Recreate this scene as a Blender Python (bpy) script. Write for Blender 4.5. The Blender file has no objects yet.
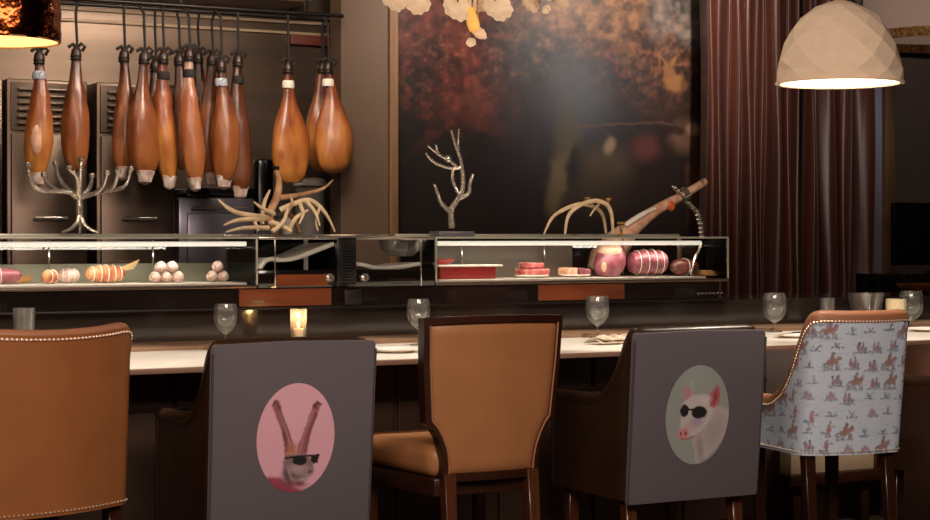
import bpy, bmesh, math, random
import numpy as np
from mathutils import Vector, Matrix, Euler
from mathutils import noise as mnoise

S = bpy.context.scene
C = S.collection
PI = math.pi
def lin(c):
    return tuple((x/12.92 if x <= .04045 else ((x+.055)/1.055)**2.4) for x in c)
def hexc(h):
    return lin(tuple(int(h[i:i+2], 16)/255 for i in (0, 2, 4)))

# ------------------------------------------------------------------ camera
F = 1750.0; TH = math.radians(28); H = 1.26; HZ = 236.0
cs, sn = math.cos(TH), math.sin(TH)
cam = bpy.data.cameras.new('camera'); camo = bpy.data.objects.new('camera', cam); C.objects.link(camo)
camo.location = (0, 0, H); camo.rotation_euler = (PI/2, 0, -TH)
cam.sensor_width = 36; cam.lens = F/930*36; cam.shift_y = (HZ-260)/930
cam.clip_end = 60
S.camera = camo
def at(px, py, Y):
    """photo pixel -> place in the room at distance Y from the camera wall"""
    t = (px-465)/F
    X = Y*(sn+t*cs)/(cs-t*sn)
    return Vector((X, Y, H-(py-HZ)/F*(X*sn+Y*cs)))
def mpp(px, Y):
    t = (px-465)/F
    return Y/(cs-t*sn)/F

# ------------------------------------------------------------------ world, lights, exposure
w = bpy.data.worlds.new('dining_room_ambience'); S.world = w; w.use_nodes = True
w.node_tree.nodes['Background'].inputs[0].default_value = (1.0, .78, .62, 1)
w.node_tree.nodes['Background'].inputs[1].default_value = .22
S.view_settings.view_transform = 'Standard'; S.view_settings.look = 'None'
S.view_settings.exposure = 0.0; S.view_settings.gamma = 1; S.view_settings.use_curve_mapping = False

def area(name, loc, target, sx, sy, power, col):
    l = bpy.data.lights.new(name, 'AREA'); l.shape = 'RECTANGLE'; l.size = sx; l.size_y = sy
    l.energy = power; l.color = col
    o = bpy.data.objects.new(name, l); C.objects.link(o); o.location = loc
    o.rotation_euler = (Vector(target)-Vector(loc)).to_track_quat('-Z', 'Y').to_euler(); return o
def spot(name, loc, target, power, deg, col, blend=.6, rad=.05):
    l = bpy.data.lights.new(name, 'SPOT'); l.energy = power; l.color = col
    l.spot_size = math.radians(deg); l.spot_blend = blend; l.shadow_soft_size = rad
    o = bpy.data.objects.new(name, l); C.objects.link(o); o.location = loc
    o.rotation_euler = (Vector(target)-Vector(loc)).to_track_quat('-Z', 'Y').to_euler(); return o
WARM = (1, .80, .60); NEUT = (1, .88, .74)
area('dining_room_light', (1.6, .6, 3.2), (3.0, 5.0, .7), 2.6, 1.2, 125, (1, .80, .66))  # added soft fill from the unseen dining room onto the chairs
area('dining_room_light', (.2, 1.8, 3.0), (3.2, 5.0, 1.9), 1.0, .8, 60, (1, .82, .68))  # second fill, added to brighten the dome lamp
area('kitchen_light', (2.2, 8.2, 3.3), (2.4, 9.9, 1.4), 3.0, .4, 26, WARM)
area('kitchen_side_light', (3.6, 8.0, 2.9), (2.6, 9.7, 1.6), .5, .5, 36, (1, .84, .68))
for k, (x, p) in enumerate(((1.6, 60), (2.7, 60), (3.8, 60), (4.9, 60), (6.0, 50))):
    spot('counter_downlight', (x, 5.5, 3.3), (x, 5.85, .84), p*4.6, 30, (1, .92, .82), .5, .06)
for k, x in enumerate((1.3, 2.2, 3.1, 4.0, 4.9)):
    spot('accent_spot', (x-.5, 4.4, 3.3), (x, 6.62, 1.25), 120, 26, (1, .84, .66), .8, .05)  # added spots that brighten sculptures, meats and glasses from the front
PT, CT, LT = at(480, 60, 9.75), at(640, 60, 9.75), at(780, 20, 9.3)
spot('painting_spot', (PT.x-.4, 7.7, 3.5), tuple(PT+Vector((0, 0, .1))), 300, 62, (1, .88, .78), 1.0, .1)
spot('painting_spot', (CT.x+.1, 7.7, 3.5), tuple(CT+Vector((0, 0, .1))), 400, 60, (1, .88, .78), 1.0, .1)
spot('curtain_spot', (LT.x-.2, 8.1, 3.5), tuple(LT), 60, 62, (1, .82, .74), 1.0, .06)
QT = at(875, 70, 9.4)
spot('column_spot', (QT.x+.2, 8.5, 3.5), tuple(QT), 60, 34, (.85, .88, 1), .9, .05)
area('lounge_light', (10.4, 9.6, 3.5), (10.4, 11.4, 1.6), 1.2, .4, 24, (1, .85, .72))  # added fill so the dark rear wall does not go black
UT = at(835, 470, 6.2)
area('under_counter_light', (UT.x, 5.6, .78), (UT.x, 6.0, .2), .5, .05, 3.0, (1, .82, .65))  # added fill that brightens the bench below the counter

# ------------------------------------------------------------------ materials
def nodes(name):
    m = bpy.data.materials.new(name); m.use_nodes = True
    return m, m.node_tree.nodes, m.node_tree.links, m.node_tree.nodes['Principled BSDF']
def mat(name, col, rough=.5, metal=0, var=0, vscale=12, stretch=(1, 1, 1), col2=None, bump=0, bscale=60, coat=0, sheen=0, emit=None, es=0, spec=.5, sss=0):
    m, N, L, b = nodes(name)
    col = hexc(col) if isinstance(col, str) else col
    b.inputs['Base Color'].default_value = (*col, 1)
    b.inputs['Roughness'].default_value = rough; b.inputs['Metallic'].default_value = metal
    b.inputs['Coat Weight'].default_value = coat; b.inputs['Sheen Weight'].default_value = sheen
    b.inputs['Specular IOR Level'].default_value = spec
    b.inputs['Subsurface Weight'].default_value = sss; b.inputs['Subsurface Scale'].default_value = .02
    if emit:
        b.inputs['Emission Color'].default_value = (*(hexc(emit) if isinstance(emit, str) else emit), 1); b.inputs['Emission Strength'].default_value = es
    tc = N.new('ShaderNodeTexCoord'); mp = N.new('ShaderNodeMapping'); mp.inputs['Scale'].default_value = stretch
    L.new(tc.outputs['Object'], mp.inputs['Vector'])
    if var or col2:
        n = N.new('ShaderNodeTexNoise'); n.inputs['Scale'].default_value = vscale; n.inputs['Detail'].default_value = 4
        L.new(mp.outputs[0], n.inputs['Vector'])
        r = N.new('ShaderNodeValToRGB')
        c2 = hexc(col2) if isinstance(col2, str) else (col2 or tuple(x*(1-var) for x in col))
        r.color_ramp.elements[0].position = .33; r.color_ramp.elements[0].color = (*c2, 1)
        r.color_ramp.elements[1].position = .67; r.color_ramp.elements[1].color = (*col, 1)
        L.new(n.outputs['Fac'], r.inputs[0]); L.new(r.outputs[0], b.inputs['Base Color'])
    if bump:
        n = N.new('ShaderNodeTexNoise'); n.inputs['Scale'].default_value = bscale; n.inputs['Detail'].default_value = 3
        L.new(mp.outputs[0], n.inputs['Vector'])
        bp = N.new('ShaderNodeBump'); bp.inputs['Strength'].default_value = bump; bp.inputs['Distance'].default_value = .01
        L.new(n.outputs['Fac'], bp.inputs['Height']); L.new(bp.outputs[0], b.inputs['Normal'])
    return m
def vcmat(name, rough=.7, coat=0, sheen=0, attr='paint', bump=0, bscale=400):
    m, N, L, b = nodes(name)
    a = N.new('ShaderNodeAttribute'); a.attribute_name = attr
    L.new(a.outputs['Color'], b.inputs['Base Color'])
    b.inputs['Roughness'].default_value = rough; b.inputs['Coat Weight'].default_value = coat
    b.inputs['Sheen Weight'].default_value = sheen
    return m
def glassmat(name, tint=(1, 1, 1), gloss=.0, rough=.0, ior=1.45, haze=0):
    m, N, L, b = nodes(name); N.remove(b)
    out = [n for n in N if n.type == 'OUTPUT_MATERIAL'][0]
    tr = N.new('ShaderNodeBsdfTransparent'); tr.inputs[0].default_value = (*tint, 1)
    gl = N.new('ShaderNodeBsdfGlossy'); gl.inputs['Roughness'].default_value = rough
    fr = N.new('ShaderNodeFresnel'); fr.inputs[0].default_value = ior
    ad = N.new('ShaderNodeMath'); ad.operation = 'ADD'; ad.inputs[1].default_value = gloss; ad.use_clamp = True
    mx = N.new('ShaderNodeMixShader')
    L.new(fr.outputs[0], ad.inputs[0]); L.new(ad.outputs[0], mx.inputs[0])
    L.new(tr.outputs[0], mx.inputs[1]); L.new(gl.outputs[0], mx.inputs[2]); L.new(mx.outputs[0], out.inputs[0])
    if haze:
        df = N.new('ShaderNodeBsdfTranslucent'); df.inputs[0].default_value = (.95, .93, .9, 1); d2 = N.new('ShaderNodeBsdfDiffuse'); d2.inputs[0].default_value = (.95, .93, .9, 1)
        m1 = N.new('ShaderNodeMixShader'); m1.inputs[0].default_value = .5; L.new(df.outputs[0], m1.inputs[1]); L.new(d2.outputs[0], m1.inputs[2])
        m3 = N.new('ShaderNodeMixShader'); m3.inputs[0].default_value = haze; L.new(mx.outputs[0], m3.inputs[1]); L.new(m1.outputs[0], m3.inputs[2]); L.new(m3.outputs[0], out.inputs[0])
    return m
M = {}
M['steel'] = mat('brushed_steel', '6f5e53', .34, .85, .12, 3, (.3, 1, 14), bump=.02, bscale=8)
M['steel_wall'] = mat('brushed_steel_wall', '7d695b', .36, .7, .18, 2.2, (.25, 1, 5), bump=.03, bscale=6)
M['chrome'] = mat('polished_chrome', 'd8cfc4', .14, .85)
M['rim'] = mat('satin_rim', 'a8a596', .3, .5)
M['backlit'] = mat('frosted_back_panel', '9a9884', .5)
M['bright_steel'] = mat('bright_curved_steel', 'ece6dc', .22, .15)
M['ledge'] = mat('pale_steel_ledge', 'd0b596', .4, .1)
M['silver'] = mat('aged_silver', 'e2d4c6', .24, .8, .3, 60, bump=.3, bscale=90)
M['black'] = mat('black_enamel', '0d0b0b', .25)
M['blackgloss'] = mat('black_glass_panel', '120e0d', .09, 0, coat=.6)
M['riser'] = mat('smoked_glass_riser', '332a25', .10, 0, spec=.8)
M['darkmetal'] = mat('dark_metal', '2b2523', .4, .7)
M['walnut'] = mat('dark_walnut', '3a1d12', .32, 0, .4, 6, (1, 1, 12), bump=.04, coat=.2)
M['wood_leg'] = mat('brown_wood', '5a3018', .35, 0, .35, 8, (12, 12, 1), coat=.3)
M['oak'] = mat('timber_strip', '8a6a50', .55, 0, .25, 5, (.6, 10, 10), bump=.03, spec=.3)
M['marble'] = mat('cream_marble', 'efe2d2', .3, 0, .1, 5, (1, 2, 1), spec=.4)
M['marble_edge'] = mat('marble_edge', '8f6c5a', .5, 0, .1, 9)
M['panel'] = mat('dark_bar_panel', '4c3427', .5, 0, .25, 4, (1, 1, 3))
M['floor'] = mat('floor_stone', '4a3b33', .4, 0, .3, 3)
M['ceiling'] = mat('ceiling_paint', '3c3029', .9)
M['brown_wall'] = mat('brown_plaster', '3b261c', .7, 0, .1, 3)
M['dark_wall'] = mat('dark_plaster', '33251f', .8)
M['trim'] = mat('wood_trim', '7c5a3c', .5, 0, .25, 5, (6, 6, .6))
M['pale_panel'] = mat('pale_panel', '8f8792', .5, 0, .15, 3, (3, 3, .4))
M['tan'] = mat('tan_leather', 'a2653b', .48, 0, .14, 7, bump=.06, bscale=160, spec=.35)
M['tan_lt'] = mat('tan_leather_lining', 'b0785a', .45, 0, .12, 9, bump=.06, bscale=160)
M['center_leather'] = mat('cognac_leather', 'b0774c', .42, 0, .14, 7, bump=.05, bscale=160, spec=.45)
M['brown_leather'] = mat('dark_brown_leather', '3a2418', .36, 0, .2, 9, bump=.08, bscale=120, coat=.15)
M['grey'] = mat('grey_wool', '665f65', .9, 0, .08, 200, bump=.12, bscale=500, sheen=.25, spec=.2)
M['grey_edge'] = mat('grey_piping', '4b4549', .9)
M['nail'] = mat('antique_nail', 'e8d6c0', .3, .85)
M['glass'] = glassmat('clear_glass', (.985, .99, .985))
M['ware'] = glassmat('glassware', (.97, .97, .96), .02, .03, haze=.05)
M['frost'] = glassmat('water', (.9, .9, .9), .0, .25)
M['cutglass'] = glassmat('cut_glass', (.90, .88, .85), .10, .12, haze=.10)
M['tube'] = mat('light_tube', 'ffffff', .4, emit=(1, .90, .74), es=.6)
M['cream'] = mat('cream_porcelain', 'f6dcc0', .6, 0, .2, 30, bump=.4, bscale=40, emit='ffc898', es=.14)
M['amber'] = mat('amber_lamp_shell', 'e3a85a', .5, emit='ffb65a', es=.6)
M['antler'] = mat('antler', 'c69a72', .5, 0, .4, 18, col2='7a4d30', bump=.3, bscale=60)
M['bone'] = mat('pale_antler', 'dfc29c', .5, 0, .2, 30, bump=.2, bscale=60)
M['copper'] = mat('hammered_copper', 'a8542c', .16, 1, .4, 14, bump=1.0, bscale=14)
M['lampin'] = mat('lamp_inside', 'fff3dc', .7, emit='fff0d8', es=1.6)
M['facet'] = mat('papier_lamp', 'ffdcc0'.replace('ff', 'f8', 1), .8, 0, .06, 30)
M['shade'] = mat('fabric_shade', 'b39d92', .9, emit='a98d7c', es=.22)
M['gold'] = mat('gold_thread', 'c79a5c', .5, .4, .6, 50, (1, 1, 1), col2='6b4523')
M['red'] = mat('red_tray', '8f1f1c', .45)
M['white'] = mat('white_ceramic', 'eee4d8', .35)
M['linen'] = mat('linen_napkin', 'd9c9b4', .9, 0, .3, 40, col2='a48a70', bump=.3, bscale=60)
M['meat_pink'] = mat('pink_cured_meat', '9a5660', .4, 0, .4, 24, col2='6a2e38', coat=.2, bump=.3, bscale=30)
M['meat_red'] = mat('red_marbled_meat', 'a3343a', .35, 0, .4, 40, col2='cf8078', coat=.3)
M['meat_dark'] = mat('dark_red_meat', '8a3f3c', .4, 0, .4, 22, col2='43211c', coat=.2)
M['fat'] = mat('fat_rind', 'e2bfa6', .45, 0, .3, 22, col2='c98768', coat=.2)
M['salami'] = mat('white_dusted_salami', 'e6d8ce', .7, 0, .3, 30, col2='a8786a', bump=.4, bscale=50)
M['sausage'] = mat('cured_sausage', 'a34a30', .45, 0, .3, 20, col2='d9a070', bump=.2, bscale=40)
M['string'] = mat('butcher_string', 'e6dccd', .8)
M['straw'] = mat('straw_coloured_sticks', 'c8aa78', .8)
M['breadm'] = mat('bread_crust', 'bd8a50', .7, 0, .2, 20)
M['copperband'] = mat('copper_tinted_wood', '7a3c1c', .3, 0, .55, 3, (1, 1, 5), coat=.5)
M['pillar'] = mat('pillar_plaster', '5f4a3a', .6, 0, .1, 3)
M['rear_grey'] = mat('grey_brown_back_panel', '776a5c', .4)
M['tub'] = mat('pale_steel_tub', 'a39a92', .4, .2)
M['greenband'] = mat('black_lacquer', '1a1210', .15, coat=.5)
M['cord'] = mat('black_cord', '1c1614', .8)
M['hoof'] = mat('hoof', '2a1710', .4)
M['bluelabel'] = mat('blue_label', '4c5f7c', .6, 0, .3, 120, col2='c9c9cc')
M['redneon'] = mat('red_enamel_strip', '7a3628', .5)
M['lampwarm'] = mat('warm_lamp_inside', 'f0cf98', .7, emit='ffd090', es=.9)
M['candle'] = mat('candle_wax', 'f0dcb4', .5, sss=.4)
M['flame'] = mat('candle_flame', 'ffb040', .5, emit='ffc060', es=14)
M['steelblue'] = mat('cool_steel', '8b8794', .3, .7, .1, 4)
M['tile'] = mat('wall_tile', '6f5a48', .5)
M['satin'] = None
def curtain_mat():
    m, N, L, b = nodes('brown_satin_curtain')
    b.inputs['Base Color'].default_value = (*hexc('6d3b2b'), 1); b.inputs['Roughness'].default_value = .30
    b.inputs['Sheen Weight'].default_value = .15; b.inputs['Specular IOR Level'].default_value = .5
    n = N.new('ShaderNodeTexNoise'); mp = N.new('ShaderNodeMapping'); tc = N.new('ShaderNodeTexCoord')
    mp.inputs['Scale'].default_value = (9, 9, .25); n.inputs['Scale'].default_value = 2.0
    L.new(tc.outputs['Object'], mp.inputs[0]); L.new(mp.outputs[0], n.inputs[0])
    r = N.new('ShaderNodeValToRGB'); r.color_ramp.elements[0].position = .35; r.color_ramp.elements[0].color = (*hexc('3d1a10'), 1)
    r.color_ramp.elements[1].position = .65; r.color_ramp.elements[1].color = (*hexc('54291c'), 1)
    L.new(n.outputs['Fac'], r.inputs[0]); L.new(r.outputs[0], b.inputs['Base Color'])
    return m
M['satin'] = curtain_mat()
def ham_mat(name, top, mid, low, seed):
    m, N, L, b = nodes(name)
    tc = N.new('ShaderNodeTexCoord'); sp = N.new('ShaderNodeSeparateXYZ'); L.new(tc.outputs['Generated'], sp.inputs[0])
    n = N.new('ShaderNodeTexNoise'); n.inputs['Scale'].default_value = 9; n.inputs['Detail'].default_value = 5
    mp = N.new('ShaderNodeMapping'); mp.inputs['Location'].default_value = (seed, seed*2, 0); mp.inputs['Scale'].default_value = (1.6, 1.6, .7)
    L.new(tc.outputs['Object'], mp.inputs[0]); L.new(mp.outputs[0], n.inputs[0])
    ma = N.new('ShaderNodeMath'); ma.operation = 'MULTIPLY_ADD'; ma.inputs[1].default_value = 1.5; ma.inputs[2].default_value = -.75
    L.new(n.outputs['Fac'], ma.inputs[0])
    ad = N.new('ShaderNodeMath'); ad.operation = 'ADD'; L.new(sp.outputs[2], ad.inputs[0]); L.new(ma.outputs[0], ad.inputs[1])
    r = N.new('ShaderNodeValToRGB'); e = r.color_ramp.elements
    e[0].position = .05; e[0].color = (*hexc(low), 1); e[1].position = .95; e[1].color = (*hexc(top), 1)
    k = e.new(.5); k.color = (*hexc(mid), 1)
    L.new(ad.outputs[0], r.inputs[0]); L.new(r.outputs[0], b.inputs['Base Color'])
    b.inputs['Roughness'].default_value = .38; b.inputs['Coat Weight'].default_value = .35; b.inputs['Coat Roughness'].default_value = .25
    bp = N.new('ShaderNodeBump'); bp.inputs['Strength'].default_value = .35; bp.inputs['Distance'].default_value = .02
    L.new(n.outputs['Fac'], bp.inputs['Height']); L.new(bp.outputs[0], b.inputs['Normal'])
    return m
HM = [ham_mat('cured_ham_amber', '5e2318', '9a5429', 'bd7a3a', 1), ham_mat('cured_ham_brown', '38180f', '7d4322', '96582e', 4),
      ham_mat('cured_ham_dark', '2c130e', '5a2b1a', '744226', 7), ham_mat('cured_ham_pale', 'b09080', '94512f', 'a8683a', 9)]

# ------------------------------------------------------------------ mesh helpers
def V(*a): return Vector(a)
class MB:
    def __init__(s): s.bm = bmesh.new()
    def box(s, x0, x1, y0, y1, z0, z1, bev=0, rot=None, seg=2):
        t = bmesh.new(); bmesh.ops.create_cube(t, size=1)
        bmesh.ops.scale(t, verts=t.verts, vec=(x1-x0, y1-y0, z1-z0))
        if bev: bmesh.ops.bevel(t, geom=t.edges[:], offset=bev, segments=seg, profile=.5, affect='EDGES')
        if rot is not None: bmesh.ops.rotate(t, verts=t.verts, matrix=Euler(rot).to_matrix())
        bmesh.ops.translate(t, verts=t.verts, vec=((x0+x1)/2, (y0+y1)/2, (z0+z1)/2))
        s.add(t); return s
    def add(s, t):
        me = bpy.data.meshes.new('tmp'); t.to_mesh(me); t.free(); s.bm.from_mesh(me); bpy.data.meshes.remove(me)
    def tube(s, pts, radii, seg=10, smooth=0, flat=1.0):
        P = [Vector(p) for p in pts]; n = len(P)
        R = list(radii) if hasattr(radii, '__len__') else [radii]*n
        if smooth and n > 2:
            Q, RR = [], []
            for i in range(n-1):
                p0, p1, p2, p3 = P[max(i-1, 0)], P[i], P[i+1], P[min(i+2, n-1)]
                for k in range(smooth):
                    t = k/smooth
                    Q.append(.5*((2*p1)+(p2-p0)*t+(2*p0-5*p1+4*p2-p3)*t*t+(3*p1-p0-3*p2+p3)*t**3)); RR.append(R[i]*(1-t)+R[i+1]*t)
            Q.append(P[-1]); RR.append(R[-1]); P, R = Q, RR; n = len(P)
        bm = s.bm; rings = []; up = None
        for i in range(n):
            d = (P[min(i+1, n-1)]-P[max(i-1, 0)]).normalized()
            if up is None:
                up = d.orthogonal().normalized()
            up = (up-d*up.dot(d)).normalized(); sd = d.cross(up)
            rings.append([bm.verts.new(P[i]+(up*math.cos(2*PI*k/seg)+sd*math.sin(2*PI*k/seg)*flat)*R[i]) for k in range(seg)])
        for a, b in zip(rings, rings[1:]):
            for k in range(seg): bm.faces.new((a[k], a[(k+1) % seg], b[(k+1) % seg], b[k]))
        bm.faces.new(rings[0][::-1]); bm.faces.new(rings[-1]); return s
    def lathe(s, prof, c=(0, 0, 0), seg=28, sx=1, sy=1, fn=None, close=False):
        """prof [(r,z)] around z at c; fn(angle, i) -> radius factor"""
        bm = s.bm; c = Vector(c); rings = []
        for i, (r, z) in enumerate(prof):
            if r < 1e-6: rings.append([bm.verts.new(c+V(0, 0, z))]); continue
            rings.append([bm.verts.new(c+V(r*(fn(2*PI*k/seg, i) if fn else 1)*math.cos(2*PI*k/seg)*sx, r*(fn(2*PI*k/seg, i) if fn else 1)*math.sin(2*PI*k/seg)*sy, z)) for k in range(seg)])
        prs = list(zip(rings, rings[1:]))
        if close: prs.append((rings[-1], rings[0]))
        for a, b in prs:
            for k in range(seg):
                q = []
                for v in ((a[k % len(a)], a[(k+1) % len(a)], b[(k+1) % len(b)], b[k % len(b)])):
                    if v not in q: q.append(v)
                if len(q) > 2:
                    try: bm.faces.new(q)
                    except ValueError: pass
        return s
    def sphere(s, c, r, sc=(1, 1, 1), seg=14, rot=None, jit=0, rng=None):
        t = bmesh.new(); bmesh.ops.create_uvsphere(t, u_segments=seg, v_segments=max(6, seg*2//3), radius=r)
        if jit:
            for v in t.verts: v.co *= 1+rng.uniform(-jit, jit)
        bmesh.ops.scale(t, verts=t.verts, vec=sc)
        if rot is not None: bmesh.ops.rotate(t, verts=t.verts, matrix=Euler(rot).to_matrix())
        bmesh.ops.translate(t, verts=t.verts, vec=c); s.add(t); return s
    def prism(s, pts, y0, y1, bev=0):
        """polygon in x,z extruded from y0 to y1"""
        t = bmesh.new(); f = t.faces.new([t.verts.new((p[0], y0, p[1])) for p in pts])
        r = bmesh.ops.extrude_face_region(t, geom=[f]); bmesh.ops.translate(t, verts=[v for v in r['geom'] if isinstance(v, bmesh.types.BMVert)], vec=(0, y1-y0, 0))
        bmesh.ops.recalc_face_normals(t, faces=t.faces)
        if bev: bmesh.ops.bevel(t, geom=[e for e in t.edges if e.calc_face_angle(0) > .6], offset=bev, segments=2, profile=.5, affect='EDGES')
        s.add(t); return s
    def warp(s, fn):
        for v in s.bm.verts: v.co = fn(v.co)
        return s
    def build(s, name, m, parent=None, smooth=True, fix=True):
        if fix: bmesh.ops.recalc_face_normals(s.bm, faces=s.bm.faces)
        me = bpy.data.meshes.new(name); s.bm.to_mesh(me); s.bm.free()
        me.materials.append(M[m] if isinstance(m, str) else m)
        if smooth:
            for p in me.polygons: p.use_smooth = True
            try: me.set_sharp_from_angle(angle=math.radians(38))
            except Exception: pass
        o = bpy.data.objects.new(name, me); C.objects.link(o)
        if parent: o.parent = parent
        return o
def tag(o, label, cat, group=None, kind=None):
    o['label'] = label; o['category'] = cat
    if group: o['group'] = group
    if kind: o['kind'] = kind
    return o
def thing(name, label, cat, loc=(0, 0, 0), rz=0, group=None):
    o = bpy.data.objects.new(name, None); C.objects.link(o); o.empty_display_size = .05
    o.location = loc; o.rotation_euler = (0, 0, rz); return tag(o, label, cat, group)
def struct(name, mb, m, parent=None, smooth=False):
    o = mb.build(name, m, parent, smooth); o['kind'] = 'structure'; return o
def gridmesh(name, P, col, m, parent=None, close=False):
    """P: (nv,nu,3) array, col: (nv,nu,3) linear colours -> mesh with attribute paint"""
    nv, nu = P.shape[:2]
    idx = np.arange(nv*nu).reshape(nv, nu)
    q = np.stack([idx[:-1, :-1], idx[:-1, 1:], idx[1:, 1:], idx[1:, :-1]], -1).reshape(-1, 4)
    me = bpy.data.meshes.new(name); me.from_pydata(P.reshape(-1, 3).tolist(), [], q.tolist())
    a = me.color_attributes.new('paint', 'FLOAT_COLOR', 'POINT')
    a.data.foreach_set('color', np.concatenate([col.reshape(-1, 3), np.ones((nv*nu, 1))], 1).astype(np.float32).ravel())
    for p in me.polygons: p.use_smooth = True
    me.materials.append(m); o = bpy.data.objects.new(name, me); C.objects.link(o)
    if parent: o.parent = parent
    return o

# ------------------------------------------------------------------ colour painting for prints
def sstep(a, b, x):
    t = np.clip((x-a)/(b-a), 0, 1); return t*t*(3-2*t)
_rs = np.random.RandomState(5); _tab = _rs.rand(256, 256)
def vnoise(x, y):
    xi = np.floor(x).astype(int); yi = np.floor(y).astype(int); fx = x-xi; fy = y-yi
    fx = fx*fx*(3-2*fx); fy = fy*fy*(3-2*fy)
    g = lambda i, j: _tab[(xi+i) % 256, (yi+j) % 256]
    return (g(0, 0)*(1-fx)+g(1, 0)*fx)*(1-fy)+(g(0, 1)*(1-fx)+g(1, 1)*fx)*fy
def fbm(x, y, o=4):
    s = 0; a = .5
    for k in range(o): s = s+a*vnoise(x*2**k+17*k, y*2**k+31*k); a *= .5
    return s/(1-.5**o)
class Paint:
    def __init__(s, X, Y, bg):
        s.X, s.Y = X, Y; s.c = np.ones(X.shape+(3,))*np.array(hexc(bg) if isinstance(bg, str) else bg)
    def mix(s, a, col):
        col = np.array(hexc(col) if isinstance(col, str) else col); a = np.clip(a, 0, 1)[..., None]; s.c = s.c*(1-a)+col*a; return s
    def ell(s, cx, cy, rx, ry, col, rot=0, soft=.15, op=1):
        dx, dy = s.X-cx, s.Y-cy; r = math.radians(rot)
        u = (dx*math.cos(r)+dy*math.sin(r))/rx; v = (-dx*math.sin(r)+dy*math.cos(r))/ry
        d = np.sqrt(u*u+v*v); return s.mix(op*(1-sstep(1-soft, 1+soft, d)), col)
    def poly(s, pts, col, soft=2.0, op=1):
        X, Y = s.X, s.Y; ins = np.zeros(X.shape, bool); d = np.full(X.shape, 1e9)
        n = len(pts)
        for i in range(n):
            (x0, y0), (x1, y1) = pts[i], pts[(i+1) % n]
            c = ((y0 > Y) != (y1 > Y)) & (X < (x1-x0)*(Y-y0)/((y1-y0) or 1e-9)+x0); ins ^= c
            t = np.clip(((X-x0)*(x1-x0)+(Y-y0)*(y1-y0))/((x1-x0)**2+(y1-y0)**2+1e-9), 0, 1)
            d = np.minimum(d, np.hypot(X-x0-t*(x1-x0), Y-y0-t*(y1-y0)))
        sd = np.where(ins, d, -d); return s.mix(op*sstep(-soft, soft, sd), col)
    def line(s, pts, wd, col, soft=.5, op=1):
        X, Y = s.X, s.Y; d = np.full(X.shape, 1e9)
        for (x0, y0), (x1, y1) in zip(pts, pts[1:]):
            t = np.clip(((X-x0)*(x1-x0)+(Y-y0)*(y1-y0))/((x1-x0)**2+(y1-y0)**2+1e-9), 0, 1)
            d = np.minimum(d, np.hypot(X-x0-t*(x1-x0), Y-y0-t*(y1-y0)))
        return s.mix(op*(1-sstep(wd*(1-soft), wd*(1+soft), d)), col)

# ================================================================== THE ROOM
struct('floor', MB().box(-4, 13, -4, 13, -.1, 0), 'floor')
struct('ceiling', MB().box(-4, 13, -4, 13, 3.6, 3.7), 'ceiling')
YK = 10.6
xk1 = at(343, 200, YK).x
struct('wall_kitchen', MB().box(-4, xk1+1.2, YK, YK+.12, 0, 3.6), 'steel_wall')
struct('wall_left', MB().box(-4.1, -4, -4, 13, 0, 3.6), 'brown_wall')
struct('wall_right', MB().box(12.9, 13, -4, 13, 0, 3.6), 'dark_wall')
struct('wall_front', MB().box(-4, 13, -4.1, -4, 0, 3.6), 'dark_wall')
# pillar left of the painting
px0, px1 = at(341, 200, 9.6).x, at(388, 200, 9.6).x
struct('wall_pillar', MB().box(px0, px1, 9.6, 9.76, 0, 3.6), 'pillar')
px2 = at(396.5, 200, 9.6).x
struct('trim_1', MB().box(px1+.001, px2, 9.57, 9.75, 0, 3.599, .006), 'trim')
YP = 9.75
xr = at(893, 200, YP).x
struct('wall_back', MB().box(px2+.001, xr+.05, YP+.03, YP+.15, 0, 3.6), 'brown_wall')
# right of the curtain
YR = 9.68
a, b = at(866, 200, YR).x, at(882, 200, YR).x
struct('trim_2', MB().box(a-.5, b, YR, YR+.2, 0, 3.599), 'pale_panel')
c_ = at(892, 200, YR).x
struct('trim_3', MB().box(b+.001, c_, YR-.04, YR+.2, 0, 3.599, .008), 'trim')
struct('wall_rear', MB().box(c_-1, 12.9, 11.4, 11.5, 0, 3.6), 'dark_wall')
mz = at(915, 50, 11.3).z
struct('trim_4', MB().box(c_-.5, 12.8, 11.3, 11.399, mz-.02, mz+.03, .005), 'pale_panel')
# soffit over the kitchen
sz = at(250, 4, 10.1).z
struct('trim_5', MB().box(-2, px0-.001, 10.05, YK-.001, sz+.03, 3.599), 'steel_wall')
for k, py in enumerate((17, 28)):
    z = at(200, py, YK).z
    o = MB().box(-1.9, xk1+.2, YK-.03, YK-.001, z-.009, z+.009, .003).build('steel_ledge', 'ledge')  # pale strips imitate lines of light reflected in the steel wall
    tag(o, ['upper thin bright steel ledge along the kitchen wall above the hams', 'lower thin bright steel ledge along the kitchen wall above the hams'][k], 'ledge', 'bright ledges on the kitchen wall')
p0, p1 = at(291, 34, YK-.05), at(343, 47, YK-.05)
tag(MB().box(p0.x, xk1-.02, YK-.05, YK-.002, p1.z, p0.z, .003).build('wall_strip', 'redneon'), 'dim red glowing strip on the steel wall beside the pillar', 'light strip')  # red glow reflected in the steel, imitated by a dull red band

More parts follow.
